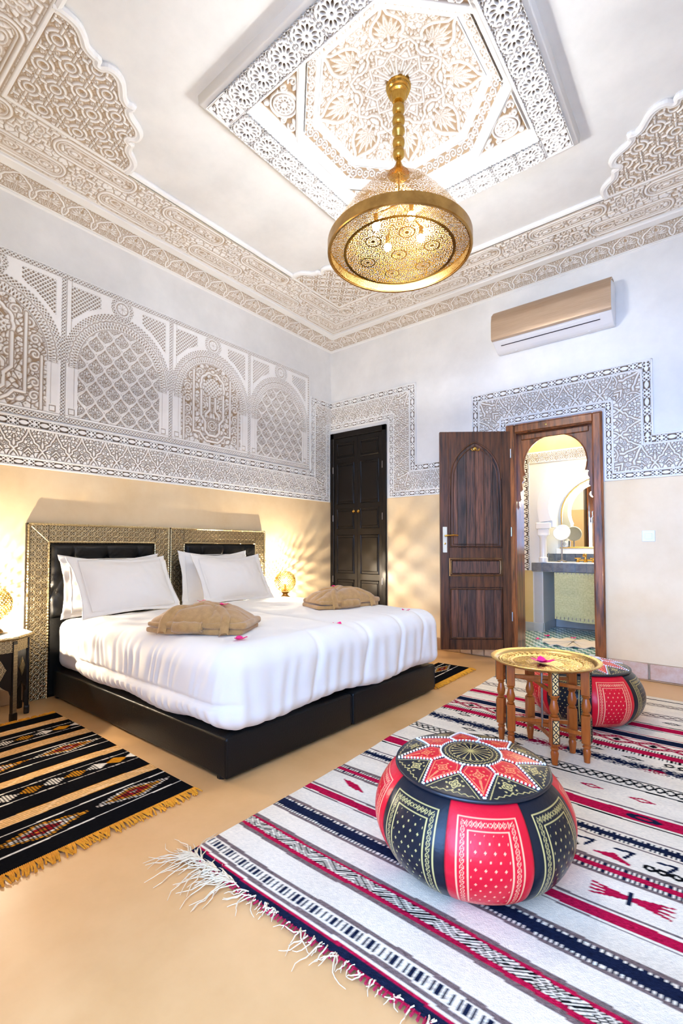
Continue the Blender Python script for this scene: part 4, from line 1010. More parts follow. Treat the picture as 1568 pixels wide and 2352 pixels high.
def pillow(nm, label, w_, h_, t_, mt, seed, group):
    n1, n2 = 56, 40; u = np.linspace(-1, 1, n1); v = np.linspace(-1, 1, n2); U, V = np.meshgrid(u, v)
    fl = .88; a = np.clip(np.abs(U) / fl, 0, 1); b_ = np.clip(np.abs(V) / fl, 0, 1)
    T = t_ / 2 * ((1 - a ** 2.6) * (1 - b ** 2.6) if False else (1 - a ** 2.4) * (1 - b_ ** 2.4)) ** .62
    ear = 1 + .05 * (np.abs(U * V)) ** 1.5
    sag = -.028 * (1 - U ** 2) * np.clip(V, 0, 1) * 1.0
    X = U * w_ / 2 * ear * (1 - .03 * (1 - V ** 2)); Y = V * h_ / 2 * ear * (1 - .03 * (1 - U ** 2)) + sag
    nz = np.array([noise.noise(Vector((p * 3 + seed, q * 3, seed))) + .5 * noise.noise(Vector((p * 9 + seed, q * 4, seed))) for p, q in zip(U.ravel(), V.ravel())]).reshape(U.shape)
    wr = .007 * nz; Vt = []
    for s in (1, -1):
        Vt.append(np.stack([X.ravel(), Y.ravel(), (s * (T + .002) + wr * (1 + 0 * T) + .012 * np.sin(U * 2.5 + seed) * (np.abs(V) > .8)).ravel()], 1))
    F = gridfaces(n1, n2); F2 = np.concatenate([F, F[:, ::-1] + n1 * n2])
    idx = np.arange(n1 * n2).reshape(n2, n1); loop = np.concatenate([idx[0, :-1], idx[:-1, -1], idx[-1, :0:-1], idx[:0:-1, 0]]); nx_ = np.roll(loop, -1)
    F2 = np.concatenate([F2, np.stack([nx_, loop, loop + n1 * n2, nx_ + n1 * n2], 1)])
    me = npmesh(nm, np.concatenate(Vt), F2, M['linen'], smooth=True)
    r = bpy.data.objects.new(nm, me); COL.objects.link(r); r.matrix_world = mt; tag(r, label, 'pillow', group)
    MB().tube([(sx * w_ / 2 * .87, sy * h_ / 2 * .87, .012) for sx, sy in ((-1, -1), (1, -1), (1, 1), (-1, 1))], .003, 4, True).put('flange_seam', M['linen'], r)
def pil_m(x, y, z, lean, yaw=0, roll=0): return Matrix.Translation((x, y, z)) @ Matrix.Rotation(R(yaw), 4, 'Z') @ basis((0, 0, 0), (0, 1, 0), (-math.sin(R(lean)), 0, math.cos(R(lean)))) @ Matrix.Rotation(R(roll), 4, 'Z')
G = 'pillows against the headboards'
pillow('pillow', 'white pillow at the back of the nearer bed, upright against the headboard', .68, .41, .13, pil_m(.165, -2.615, .742, 9, 0, 0), 1, G)
pillow('pillow', 'plump white pillow in front on the nearer bed', .69, .43, .16, pil_m(.360, -2.61, .750, 31, 4, 0), 2, G)
pillow('pillow', 'white pillow at the back of the farther bed, upright against the headboard', .68, .43, .13, pil_m(.165, -1.735, .752, 9, 0, 0), 3, G)
pillow('pillow', 'plump white pillow in front on the farther bed', .66, .43, .16, pil_m(.360, -1.70, .750, 31, -3, 0), 4, G)

# ------------------------------------------------------------------ headboards
def f_emb(U, V):
    a = U * 3 % 1 - .5; c = V * 3 % 1 - .5; r = np.hypot(a, c); an = np.arctan2(c, a)
    h = np.minimum.reduce([np.abs(r - .30) - .055 + .05 * np.cos(4 * an), r - .09, np.abs(np.abs(a) + np.abs(c) - .86) - .07])
    h = np.where((np.abs(np.sin(4 * an)) < .2) & (r > .2), .1, h)
    return up(-h, .05)
me_emb = hf('embossed_plate', 1, 1, 44, 44, f_emb, .035, M['maillechort'])
def rope(b, pts, r, pitch=.02, cl=False):
    pts = [Vector(p) for p in pts]; out = []
    for p, q in zip(pts[:-1], pts[1:]):
        k = max(2, int((q - p).length / (pitch / 4)))
        out += [p.lerp(q, j / k) for j in range(k)]
    out.append(pts[-1]); rad = [r * (.86 + .14 * math.cos(i * PI / 2)) for i in range(len(out))]
    b.tube(out, rad, 6); return b
for i, (y0, y1) in enumerate(((-3.125, -2.108), (-2.102, -1.068))):
    t = thing('headboard', ('embossed metal headboard with black tufted leather by the left nightstand', 'embossed metal headboard with black tufted leather by the right nightstand')[i], 'headboard', (.0, y0, 0), group='twin headboards')
    W = y1 - y0; FW = .128
    # leaning slightly: the foot stands a little off the wall
    MB().box((.006, 0, 0), (.040, W, 1.163), .003).put('backing', M['black_wood'], t)
    wl = lambda s, z, d=0: basis((.041 + d, s, z), (0, 1, 0), (0, 0, 1))
    k = 9; hL = (1.165 - .012) / k
    for s in (.012, W - FW - .0 + .004):
        for j in range(k): link('embossed_plate', me_emb, t, wl(s, .0 + hL * j) @ Matrix.Diagonal((FW - .016, hL, .11, 1)))
    k = 6; wL = (W - 2 * FW) / k
    for j in range(k): link('embossed_plate', me_emb, t, wl(FW + wL * j, 1.165 - FW + .004) @ Matrix.Diagonal((wL, FW - .016, .11, 1)))
    b = MB(); rope(b, [(.046, .007, .0), (.046, .007, 1.158), (.046, W - .007, 1.158), (.046, W - .007, 0)], .0085)
    rope(b, [(.048, FW, .0), (.048, FW, 1.165 - FW), (.048, W - FW, 1.165 - FW), (.048, W - FW, 0)], .008)
    b.tube([(.042, .012, 1.152), (.042, FW, 1.165 - FW)], .004, 5).tube([(.042, W - .012, 1.152), (.042, W - FW, 1.165 - FW)], .004, 5)
    b.put('rope_edging', M['rope'], t)
    # tufted pad
    pw, z0, z1 = W - 2 * FW - .018, .525, 1.165 - FW - .010; nx, nz = 90, 64
    u = np.linspace(0, pw, nx); v = np.linspace(0, z1 - z0, nz); U, V = np.meshgrid(u, v); hgt = z1 - z0
    d = np.minimum.reduce([U, pw - U, V, hgt - V]); D = .030 * (1 - np.exp(-d / .014))
    bt = [(pw * f, hgt - .105) for f in (.19, .5, .81)] + [(pw * f, hgt - .33) for f in (.02, .345, .655, .98)]
    for c in bt: q = np.hypot(U - c[0], V - c[1]); D -= .026 * np.exp(-(q / .022) ** 1.3) + .006 * np.exp(-q / .08) * np.abs(np.sin(6 * np.arctan2(V - c[1], U - c[0])))
    for c in bt[:3]: 
        D -= .012 * np.exp(-np.abs(seg(U, V, [c, (c[0], hgt)], 0)) / .006)
    for a_, c_ in ((0, 3), (0, 4), (1, 4), (1, 5), (2, 5), (2, 6)): D -= .012 * np.exp(-seg(U, V, [bt[a_], bt[c_]], 0) / .006)
    P = np.stack([.046 + np.clip(D, 0, 1).ravel(), (FW + .009 + U).ravel(), (z0 + V).ravel()], 1)
    pad = link('tufted_pad', npmesh('tufted_pad', P, gridfaces(nx, nz), M['black_leather'], smooth=True), t, label='black tufted leather pad')
    for c in bt[:3]: MB().lathe([(.011, 0), (.010, .004), (.005, .008), (0, .009)], 12, mtx=wl(FW + .009 + c[0], z0 + c[1], .008)).put('button', M['black_leather'], pad, True)
    MB().box((.040, FW + .008, .02), (.052, W - FW - .008, .53), .006).put('lower_panel', M['black_leather'], t)

# ------------------------------------------------------------------ nightstands and table lamps
def octo(r, rot=PI / 8): return [(r * math.cos(rot + k * PI / 4), r * math.sin(rot + k * PI / 4)) for k in range(8)]
NH = .488
ns_ = thing('nightstand', 'octagonal black and metal nightstand at the left edge', 'nightstand', (.200, -3.350, 0), group='octagonal nightstands')
o = MB().prism(octo(.205), NH - .022, NH, bev=.004).put('top', M['bone'], ns_, label='pale bone inlaid top')
b = MB(); q = octo(.207); rope(b, [(*p, NH - .011) for p in q + q[:1]], .011, .022); b.put('rope_edging', M['rope'], ns_)
oc = octo(.185)
for k in range(8):
    p0 = Vector((*oc[k], 0)); p1 = Vector((*oc[(k + 1) % 8], 0)); ex = (p1 - p0).normalized(); L = (p1 - p0).length; fr = basis(p0, ex, (0, 0, 1))
    for j in range(2): link('embossed_plate', me_emb, ns_, fr @ Matrix.Translation((L * j / 2, NH - .092, .002)) @ Matrix.Diagonal((L / 2, .070, .06, 1)))
    MB().box((0, NH - .092, -.012), (L, NH - .022, .002), 0, fr).put('apron', M['black_wood'], ns_)
    ar = [(.0, NH - .092), (.0, .13), (.018, .145), (.026, .175), (.040, .185), (L / 2 - .012, .20), (L / 2, .215), (L / 2 + .012, .20), (L - .040, .185), (L - .026, .175), (L - .018, .145), (L, .13), (L, NH - .092)]
    MB().prism(ar, -.010, .0, fr).put('side_panel', M['black_wood'], ns_)
    dm = [(L / 2 + .030 * s1 * f, .30 + .058 * s2 * g) for s1, s2, f, g in ((0, -1, 0, 1), (1, -1, .5, .5), (1, -1, .62, .3), (1, 0, 1, 0), (1, 1, .62, .3), (1, 1, .5, .5), (0, 1, 0, 1), (-1, 1, .5, .5), (-1, 1, .62, .3), (-1, 0, 1, 0), (-1, -1, .62, .3), (-1, -1, .5, .5))]
    md_ = MB().prism(dm, .0, .003, fr).put('diamond_medallion', M['rope'], ns_)
    bm_h = hf('medallion_plate', 1, 1, 40, 40, f_emb, .05, M['maillechort'], keep=lambda U, V: (np.abs(U - .5) + np.abs(V - .5)) < .46) if k == 0 else bm_h
    link('medallion_plate', bm_h, md_, fr @ Matrix.Translation((L / 2 - .034, .236, .003)) @ Matrix.Diagonal((.068, .128, .05, 1)))
    a = PI / 8 + k * PI / 4; f2 = Matrix.Rotation(a, 4, 'Z')
    lg = MB().box((.168, -.014, .035), (.190, .014, NH - .03), .002, f2).box((.166, -.017, 0), (.196, .017, .05), .010, f2, 2).put('leg', M['black_wood'], ns_)
    for j in range(4): link('leg_plate', me_emb, lg, f2 @ basis((.1905, -.012, .04 + .1 * j), (0, 1, 0), (0, 0, 1)) @ Matrix.Diagonal((.024, .1, .04, 1)))
n2 = copytree(ns_, 'octagonal black and metal nightstand half hidden behind the farther bed'); n2.location = (.235, -.905, 0)

tl = thing('table_lamp', 'glowing pierced brass globe lamp at the left edge', 'lamp', (.20, -3.352, NH), group='pierced globe table lamps')
MB().lathe([(.052, 0), (.060, .006), (.060, .016), (.050, .024), (.042, .034), (.028, .044), (.024, .056), (.034, .070), (.046, .080)], 26).put('foot', M['brass_dark'], tl, True, 40)
nt, ns = 168, 80; t = np.linspace(0, 2 * PI, nt + 1); ph = np.linspace(.42, PI - .02, ns)[::-1]; Tt, Ph = np.meshgrid(t, ph)
rg = .106; P = np.stack([rg * np.sin(Ph) * np.cos(Tt), rg * np.sin(Ph) * np.sin(Tt), .178 - rg * 1.0 * np.cos(Ph)], -1).reshape(-1, 3)
F = gridfaces(nt + 1, ns); tc_ = Tt.ravel()[F].mean(1); pc = Ph.ravel()[F].mean(1)
row = (pc - .42) / .105; ri_ = np.floor(row); fu = (tc_ / (2 * PI) * 28 + .5 * (ri_ % 2)) % 1 - .5; fv = row - ri_ - .5
hole = (fu / .36) ** 2 + (fv / .34) ** 2 < 1
P2, F2 = compact(P, F[~hole]); link('pierced_globe', npmesh('pierced_globe', P2, F2, M['brass']), tl)
bulb('bulb', (0, 0, .17), .0075, tl, M['lamp_bulb'])
MB().lathe([(.010, .07), (.010, .150)], 10).put('bulb_holder', M['brass_dark'], tl)
t2 = copytree(tl, 'glowing pierced brass globe lamp between bed and cupboard'); t2.location = (.205, -.945, NH)

# ------------------------------------------------------------------ robes and petals
def robe(name, label, x, y, z, yaw, flip=1):
    t = thing(name, label, 'bathrobe', (x, y, z), R(yaw), 'folded bathrobes on the bed')
    def zd(X, Y):
        X = np.asarray(X, float); Y = np.asarray(Y, float); a = np.clip(np.abs(X) / .262, 0, 1); b_ = np.clip(np.abs(Y) / .152, 0, 1)
        h = .090 * (1 - a ** 2.2) ** .62 * (1 - b_ ** 2.8) ** .5
        for p, q, d, w_ in (((-.02, .0), (-.24, -.07), .013, .010), ((.02, .0), (.24, -.03), .012, .012), ((.03, .03), (.20, .13), .012, .010), ((-.04, .03), (-.2, .12), .012, .010), ((-.06, -.03), (-.12, -.15), .014, .008), ((.08, -.05), (.10, -.15), .012, .008), ((-.16, .0), (-.26, .03), .010, .009)):
            h = h - d * np.exp(-np.clip(seg(X, Y, [p, q], 0), 0, 1) / w_) * np.clip(h / .05, 0, 1)
        return .048 + h + .004 * np.sin(X * 38 + Y * 21 + x) * np.clip(h / .05, 0, 1) + .003 * np.sin(Y * 60 - X * 14) * np.clip(h / .05, 0, 1)
    lf = lambda V, N_: .006 * fbm(V, (6, 9, 9), x) + .0025 * np.sin(V[:, 0] * 30 + 5 * fbm(V, (3, 5, 3), y))
    def tap(V):
        V = V.copy(); e = np.clip(1 - (np.abs(V[:, 0]) / .285) ** 5.0, 0, 1); V[:, 1] *= .70 + .30 * e; return V
    soft('lower_fold', (-.268, -.150, .003), (.250, .145, .036), .015, (54, 34, 8), M['robe'], t, lf, post=tap)
    soft('middle_fold', (-.255, -.156, .032), (.268, .150, .066), .016, (54, 34, 8), M['robe'], t, lf, post=tap)
    n1, n2 = 76, 50; U, V = np.meshgrid(np.linspace(-1, 1, n1), np.linspace(-1, 1, n2)); X = U * .262 * (1 - .10 * V ** 4); Y = V * .152 * (1 - .22 * U ** 4)
    link('draped_top', npmesh('draped_top', np.stack([X.ravel(), Y.ravel(), zd(U * .262, V * .152).ravel()], 1), gridfaces(n1, n2), M['robe'], smooth=True), t)
    b = MB()
    b.tube([(-.10 + .15 * k / 8, -.150 + .004 * math.sin(k * 1.7), .040 + .002 * math.cos(k * 2)) for k in range(9)], [.030 * (.85 + .15 * math.sin(PI * k / 8)) for k in range(9)], 14)
    b.tube([(.052 + .002 * k / 24, -.150 + rr_ * math.cos(th), .040 + rr_ * math.sin(th)) for k, (th, rr_) in enumerate((k * .5, .027 - .0010 * k) for k in range(24))], .0055, 6)
    b.put('rolled_sleeve', M['robe'], t, True)
    for pts in ([(-.150, -.170), (-.150, -.152), (-.142, -.120), (-.115, -.075), (-.065, -.035), (-.01, .0), (.045, .045), (.085, .095), (.10, .145)], [(.172, -.170), (.170, -.152), (.163, -.118), (.130, -.080), (.075, -.040), (.01, .0), (-.05, .045), (-.095, .095), (-.11, .145)]):
        P = catmull2(pts, 6); Vb, Fb = [], []; K = len(P); m_ = 7
        for k, p in enumerate(P):
            q = np.array(P[min(k + 1, K - 1)]) - np.array(P[max(k - 1, 0)]); q = q / np.linalg.norm(q); nn = np.array((-q[1], q[0]))
            for jj in range(m_):
                f = jj / (m_ - 1) * 2 - 1; pp = np.array(p) + nn * f * .023; Vb.append((pp[0], pp[1], (float(zd(pp[0], pp[1])) if pp[1] > -.152 else .050 - (-.152 - pp[1]) * 2.4) + .016 * (1 - f ** 4) - .003))
        Fb = gridfaces(m_, K)
        link('belt', npmesh('belt', Vb, Fb, M['robe'], smooth=True), t)
    return t
robe('bathrobe', 'camel folded bathrobe in the middle of the nearer bed', 1.452, -2.755, .567, 30)
robe('bathrobe', 'camel folded bathrobe on the farther bed, in front of the black cupboard', 1.375, -1.52, .567, 72)
def petal_mesh(seed, s=1.0):
    rr = random.Random(seed); V, F = [], []
    for k in range(3):
        a = k * 2.1 + rr.uniform(-.4, .4); L, W = .030 * s * rr.uniform(.85, 1.15), .015 * s
        o = len(V); n1 = 5
        for i in range(n1 + 1):
            f = i / n1; wd = W * math.sin(PI * min(1, f * .92 + .06)) ** .8; zc = .004 * s + .012 * s * f * f * rr.uniform(.6, 1)
            for sgn in (-1, 0, 1): V.append((math.cos(a) * L * f - math.sin(a) * wd * sgn, math.sin(a) * L * f + math.cos(a) * wd * sgn, zc + (.003 * s if sgn else 0)))
        for i in range(n1):
            for j in range(2): q = o + i * 3 + j; F.append((q, q + 3, q + 4, q + 1))
    me = npmesh('flower_petals', V, F, M['petal'], smooth=True); return me
pm_ = [petal_mesh(s) for s in range(4)]
def petal(label, x, y, z, k=0, rot=0, s=1, grp='magenta petals strewn on the bed'):
    o = link('flower_petals', pm_[k % 4], None, Matrix.Translation((x, y, z)) @ Matrix.Rotation(rot, 4, 'Z') @ Matrix.Scale(s, 4)); tag(o, label, 'petals', grp); return o
petal('magenta petals at the foot of the nearer bed, in front of the bathrobe', 1.795, -2.805, .566, 0, .5, 1.1)
petal('magenta petals near the foot of the beds, in front of the farther bathrobe', 1.855, -2.155, .558, 1, 2, 1)
petal('magenta petals at the far foot corner of the duvet', 1.875, -1.435, .560, 2, 1, 1.05)
petal('magenta petals on top of the nearer bathrobe, left of its centre', 1.40, -2.735, .708, 3, 0, .8)
petal('magenta petals on the right slope of the nearer bathrobe', 1.53, -2.70, .697, 1, 1.2, .8)
petal('magenta petals on top of the farther bathrobe, at its left', 1.33, -1.55, .708, 0, .3, .8)
petal('magenta petals on the right slope of the farther bathrobe', 1.395, -1.40, .690, 2, 2.5, .7)
petal('magenta petals on the bathroom floor, left of the towel fan', 2.14, .62, .0915, 1, 0, 1, 'magenta petals around the towel fan')
petal('magenta petals on the bathroom floor, behind the left of the towel fan', 2.17, .85, .0915, 2, 1, 1, 'magenta petals around the towel fan')
petal('magenta petals in the centre of the towel fan', 2.46, .64, .137, 3, 1, .9, 'magenta petals around the towel fan')

# ------------------------------------------------------------------ woven rugs
CREAM = np.array((.80, .70, .55)); CRIM = np.array((.40, .008, .045)); NAVY = np.array((.010, .014, .035)); GREY = np.array((.17, .12, .11)); BLK = np.array((.006, .006, .007))
rngz = np.random.RandomState(2)
def nz2(X, Y, sx, sy, o=0): return np.array([noise.noise(Vector((a * sx + o, b_ * sy, o))) for a, b_ in zip(X.ravel(), Y.ravel())]).reshape(X.shape)
rx0, rx1, ry0, ry1 = 2.19, 4.24, -3.335, -.47
nx, ny = 330, 740; X, Y = np.meshgrid(np.linspace(rx0, rx1, nx), np.linspace(ry0, ry1, ny))
gx, gy = X[::6, ::6], Y[::6, ::6]
def lowres(f, sx, sy, o):
    c = nz2(gx, gy, sx, sy, o); iy = np.linspace(0, c.shape[0] - 1, ny); ix = np.linspace(0, c.shape[1] - 1, nx)
    y0 = np.floor(iy).astype(int).clip(0, c.shape[0] - 2); x0 = np.floor(ix).astype(int).clip(0, c.shape[1] - 2); fy = (iy - y0)[:, None]; fx = (ix - x0)[None]
    a = c[y0][:, x0]; b_ = c[y0][:, x0 + 1]; d = c[y0 + 1][:, x0]; e = c[y0 + 1][:, x0 + 1]
    return f * ((a * (1 - fx) + b_ * fx) * (1 - fy) + (d * (1 - fx) + e * fx) * fy)
yw = Y + .018 * (X - 2.9) + lowres(.014, 2.2, 1.5, 3) + .0015 * rngz.randn(*Y.shape) * 0
C = np.tile(CREAM, (ny, nx, 1)) * (1 + lowres(.10, 4, 14, 8)[..., None] + .05 * rngz.randn(ny, nx, 1))
def put(mask, col): C[mask] = np.asarray(col) * (1 + .18 * rngz.randn(mask.sum(), 1))
def bandm(a, b_): return (yw > a) & (yw < b_)
fxx = lambda p: (X / p) % 1
def teeth(a, b_, p, c1, c2): put(bandm(a, b_), c2); put(bandm(a, b_) & (fxx(p) < .5), c1)
W_ = CREAM * 1.05
put(bandm(-3.36, -3.318), CRIM); put(bandm(-3.335, -3.312), NAVY); put(bandm(-3.312, -3.304), CRIM)
put(bandm(-3.296, -3.283), GREY); teeth(-3.276, -3.246, .017, NAVY, W_); put(bandm(-3.240, -3.226), GREY)
put(bandm(-3.142, -3.127), GREY); put(bandm(-3.127, -3.066), CRIM); put(bandm(-3.066, -3.052), GREY)
zz = ((X / .07 + np.where(((yw + 3.11) / .018) % 2 < 1, 0, .5)) % 1)
q = bandm(-3.112, -3.076); put(q, BLK); put(q & ((((X + (yw + 3.112) * np.where((X / .064) % 2 < 1, 1.6, -1.6)) / .016) % 1) < .5), W_)
put(bandm(-2.975, -2.964), GREY); teeth(-2.964, -2.953, .012, W_, NAVY); put(bandm(-2.953, -2.914), NAVY); teeth(-2.914, -2.904, .010, W_, NAVY); put(bandm(-2.904, -2.890), GREY)
put(bandm(-2.806, -2.800), GREY); put(bandm(-2.794, -2.756), CRIM); put(bandm(-2.747, -2.738), GREY)
put(bandm(-2.606, -2.592), GREY); teeth(-2.592, -2.578, .014, W_, NAVY); put(bandm(-2.578, -2.552), CRIM); teeth(-2.552, -2.538, .014, W_, NAVY); put(bandm(-2.538, -2.520), GREY)
put(bandm(-2.398, -2.390), GREY); teeth(-2.382, -2.368, .011, W_, NAVY); put(bandm(-2.368, -2.342), NAVY); teeth(-2.342, -2.330, .010, W_, NAVY); put(bandm(-2.318, -2.310), GREY)
put(bandm(-2.216, -2.208), BLK); put(bandm(-2.198, -2.136), CRIM); put(bandm(-2.122, -2.113), GREY)
q = bandm(-2.19, -2.145) & (np.abs(((X - 3.32) / .05) ** 2 + ((yw + 2.168) / .016) ** 2 - .8) < .55) & (X > 3.2) & (X < 3.45); put(q, NAVY)
put(bandm(-1.953, -1.943), BLK); put(bandm(-1.875, -1.868), BLK)
q = bandm(-1.93, -1.878); k = np.abs(((X / .036) % 1) - .5) * .036; put(q & (np.abs(np.abs(((yw + 1.904) / .026)) * .018 - k) < .0055), BLK)
q = bandm(-1.755, -1.66) & (rngz.rand(ny, nx) > np.abs((yw + 1.705) / .05) ** 1.5); put(q, NAVY); put(q & (lowres(1, 3, 6, 17) > .22), CRIM * .6)
teeth(-1.575, -1.548, .016, BLK, W_); put(bandm(-1.548, -1.492), CRIM); teeth(-1.492, -1.462, .012, BLK, W_)
zq = np.abs(((X / .16) % 1) - .5) * 2
for off in (0, .035): put(np.abs(np.abs(yw + 1.405) - .035 * (1 - zq) - off * .4 + .004) < .006, CRIM * .8)
put((np.abs(yw + 1.405) + np.abs(((X / .16) % 1) - .5) * .16 < .022), BLK)
put(bandm(-1.36, -1.352), CRIM); put(bandm(-1.342, -1.280), NAVY); put(bandm(-1.268, -1.258), CRIM)
put(bandm(-1.155, -1.148), BLK); put(bandm(-1.138, -1.075), CRIM); put(bandm(-1.062, -1.052), BLK)
k = np.abs(((X / .05) % 1) - .5) * .05
for yc in (-.885, -.66): put((np.abs(yw - yc) < .022) & (np.abs(np.abs((yw - yc) / .022) * .025 - k) < .006), GREY * .7); put(np.abs(np.abs(yw - yc) - .03) < .004, GREY * .7)
put(np.abs(yw + .53) < .008, BLK)
def motif(px, py, pts, wd, col):                              # single woven signs
    put(seg(X, yw, [(px + a, py + b_) for a, b_ in pts], wd) < 0, col)
for i in range(7):                                            # open chevrons
    px = 2.42 + i * .135 if i < 3 else 3.07 + (i - 3) * .115
    motif(px, -2.45, [(-.028, .012), (.022, .02), (.002, -.022)], .0055, NAVY)
for px, s in ((3.27, 1), (2.62, -1)): motif(px, -2.495, [(-.05, .005), (.0, .012), (.05, -.01)], [.003, .016, .004], CRIM)
for px in (3.42, 3.10, 3.8): 
    for k_ in (-.05, -.018, .018, .05): put(np.abs(np.hypot((X - px - k_), (yw + 2.485) * 1.2) - .013) < .006, BLK)
for s in (-1, 1):
    for dy in (-.030, -.012, .006, .022): motif(3.34, -2.665, [(0, 0), (s * .10, dy + s * .004)], [.008, .003], CRIM)
motif(3.34, -2.665, [(0, -.024), (0, .024)], .007, NAVY)
for px in (2.36, 2.33): motif(px, -2.66, [(-.05, .02), (0, 0), (.05, -.022)], [.002, .014, .003], CRIM)
for px, py, c in ((2.47, -1.78, BLK), (2.60, -1.79, BLK), (2.72, -1.80, BLK), (3.22, -1.63, BLK), (3.05, -1.61, BLK), (2.95, -2.04, CRIM), (3.12, -2.02, CRIM), (3.30, -2.03, CRIM), (2.36, -1.60, BLK), (3.33, -.98, BLK), (3.12, -.97, BLK)):
    m_ = np.abs(np.abs(X - px) / .045 + np.abs(yw - py) / .016 - .8) < .30; put(m_, c)
for px in (3.36, 3.41, 3.46): put(np.abs(np.hypot(X - px, yw + 1.615) - .014) < .006, BLK); motif(px, -1.63, [(-.02, -.01), (.02, .012)], .004, BLK)
Zr = .006 + lowres(.007, 1.2, 3.0, 21) + .004 + lowres(.003, .5, 9, 31)
Zr = np.clip(Zr, .003, .03)
rug = link('wool_rug', npmesh('wool_rug', np.stack([X.ravel(), Y.ravel() - lowres(.012, 1.5, .01, 5).ravel(), Zr.ravel()], 1), gridfaces(nx, ny), M['weave'], colattr=np.clip(C.reshape(-1, 3), .004, .95), smooth=True))
tag(rug, 'large cream wool rug with crimson, navy and black stripes under the poufs', 'rug')
b = MB(); rr = random.Random(4)
for i in range(190):
    x = rx0 + (rr.random() ** 1.5) * 1.30 if i > 60 else rx0 + .22 * rr.random(); y = ry0 + rr.uniform(.0, .012)
    L = rr.uniform(.03, .10); a = R(rr.uniform(-150, -60))
    if x < rx0 + .26: a = R(rr.uniform(-205, -95)); L = rr.uniform(.06, .17)
    if i > 60 and int((x - rx0) / .16) % 2 == 0: L *= .45
    p = [(x, y, .012)]; hd = a
    for k in range(6): hd += rr.uniform(-.55, .55); p.append((p[-1][0] + L / 6 * math.cos(hd), p[-1][1] + L / 6 * math.sin(hd), max(.003, .012 - .0015 * k + rr.uniform(-.002, .004))))
    b.tube(p, [.0022, .0022, .0021, .0019, .0016, .0013, .0009], 4)
b.put('fringe', M['fringe_w'], rug, kind='stuff', label='loose cream wool tassels')
b = MB()
for i in range(150): x = rx0 + i * .0135; b.tube([(x, ry0 + .004, .010), (x + rr.uniform(-.004, .004), ry0 - .012, .008)], .0035, 4)
crm = mat('crimson_wool', tuple(CRIM), .95); b.put('edge_loops', crm, rug, kind='stuff')

def kilim(name, label, x0, x1, y0, y1, group):
    sx = (x1 - x0) / 1.43; nx, ny = 330, max(60, int((y1 - y0) / .0055)); X, Y = np.meshgrid(np.linspace(x0, x1, nx), np.linspace(y0, y1, ny))
    xr = (X - x0) / sx + .41 + .0035 * np.sin(Y * 9) ; yr = y1 - Y
    rs = np.random.RandomState(8); C = np.tile(BLK * 1.0, (ny, nx, 1)); TAN = np.array((.78, .50, .24)); ORG = np.array((.72, .30, .02)); RED = np.array((.36, .015, .02)); WHT = np.array((.80, .74, .64))
    for a, b_ in ((1.485, 1.548), (1.167, 1.228), (.812, .888), (.514, .584)):
        m_ = (xr > a) & (xr < b_); C[m_] = TAN; C[m_ & (((xr - a) / .0125) % 1 < .28)] = ORG * .75
    chk = (((yr / .013) % 1) < .6) & (((xr / .011) % 1) < .62)
    for xc, big in ((1.668, 1), (1.328, 0), (1.012, 1), (.70, 0)):
        if big:
            d = np.abs(xr - xc) / .056; f = (yr - .17) / .335; fy = np.abs(f - np.round(f)) * 2; v = d + fy
            alt = (np.round(f) % 2) == 0
            for lim, c1, c2 in ((1.0, WHT, ORG), (.74, ORG, WHT), (.46, RED, RED), (.14, WHT, ORG)):
                m_ = (v < lim) & chk; C[m_ & alt] = c1; C[m_ & ~alt] = c2
            for s in (-.066, .066): C[np.abs(xr - xc - s) < .0035] = WHT
        else:
            f = (yr - .08) / .088; fy = np.abs(f - np.round(f)) * 2; d = np.abs(xr - xc) / .042; alt = (np.round(f) % 2) == 0
            m_ = (d + fy * .7 < .78) & (((yr / .011) % 1) < .62); C[m_ & alt] = ORG * .8; C[m_ & ~alt] = WHT
            for s in (-.05, .05): C[(np.abs(xr - xc - s) < .003) & (rs.rand(ny, 1) > .15)] = WHT * .9
    C = C * (1 + .22 * rs.randn(ny, nx, 1) * .6)
    Z = .006 + .002 * np.sin(X * 5 + Y * 3)
    k = link(name, npmesh(name, np.stack([X.ravel(), Y.ravel(), Z.ravel()], 1), gridfaces(nx, ny), M['weave'], colattr=np.clip(C.reshape(-1, 3), .002, .95), smooth=True)); tag(k, label, 'rug', group)
    b = MB(); rr = random.Random(3)
    for xe, s in ((x1, 1), (x0, -1)):
        n = int((y1 - y0) / .0052)
        for i in range(n):
            y = y0 + (y1 - y0) * i / n; L = rr.uniform(.034, .058) * (1 if s > 0 else .7); dy = rr.uniform(-.018, .018)
            b.tube([(xe - s * .004, y, .008), (xe + s * L * .5, y + dy * .4, .009), (xe + s * L, y + dy, .004)], [.0034, .0034, .0026], 4)
    b.put('fringe', M['fringe_y'], k, kind='stuff', label='yellow wool fringe')
kilim('kilim_rug', 'black and tan striped rug with yellow fringe on the near side of the bed', .415, 1.845, -4.07, -3.072, 'striped bedside rugs')
kilim('kilim_rug', 'black and tan striped rug with yellow fringe on the far side of the beds', .52, 1.935, -1.205, -.515, 'striped bedside rugs')

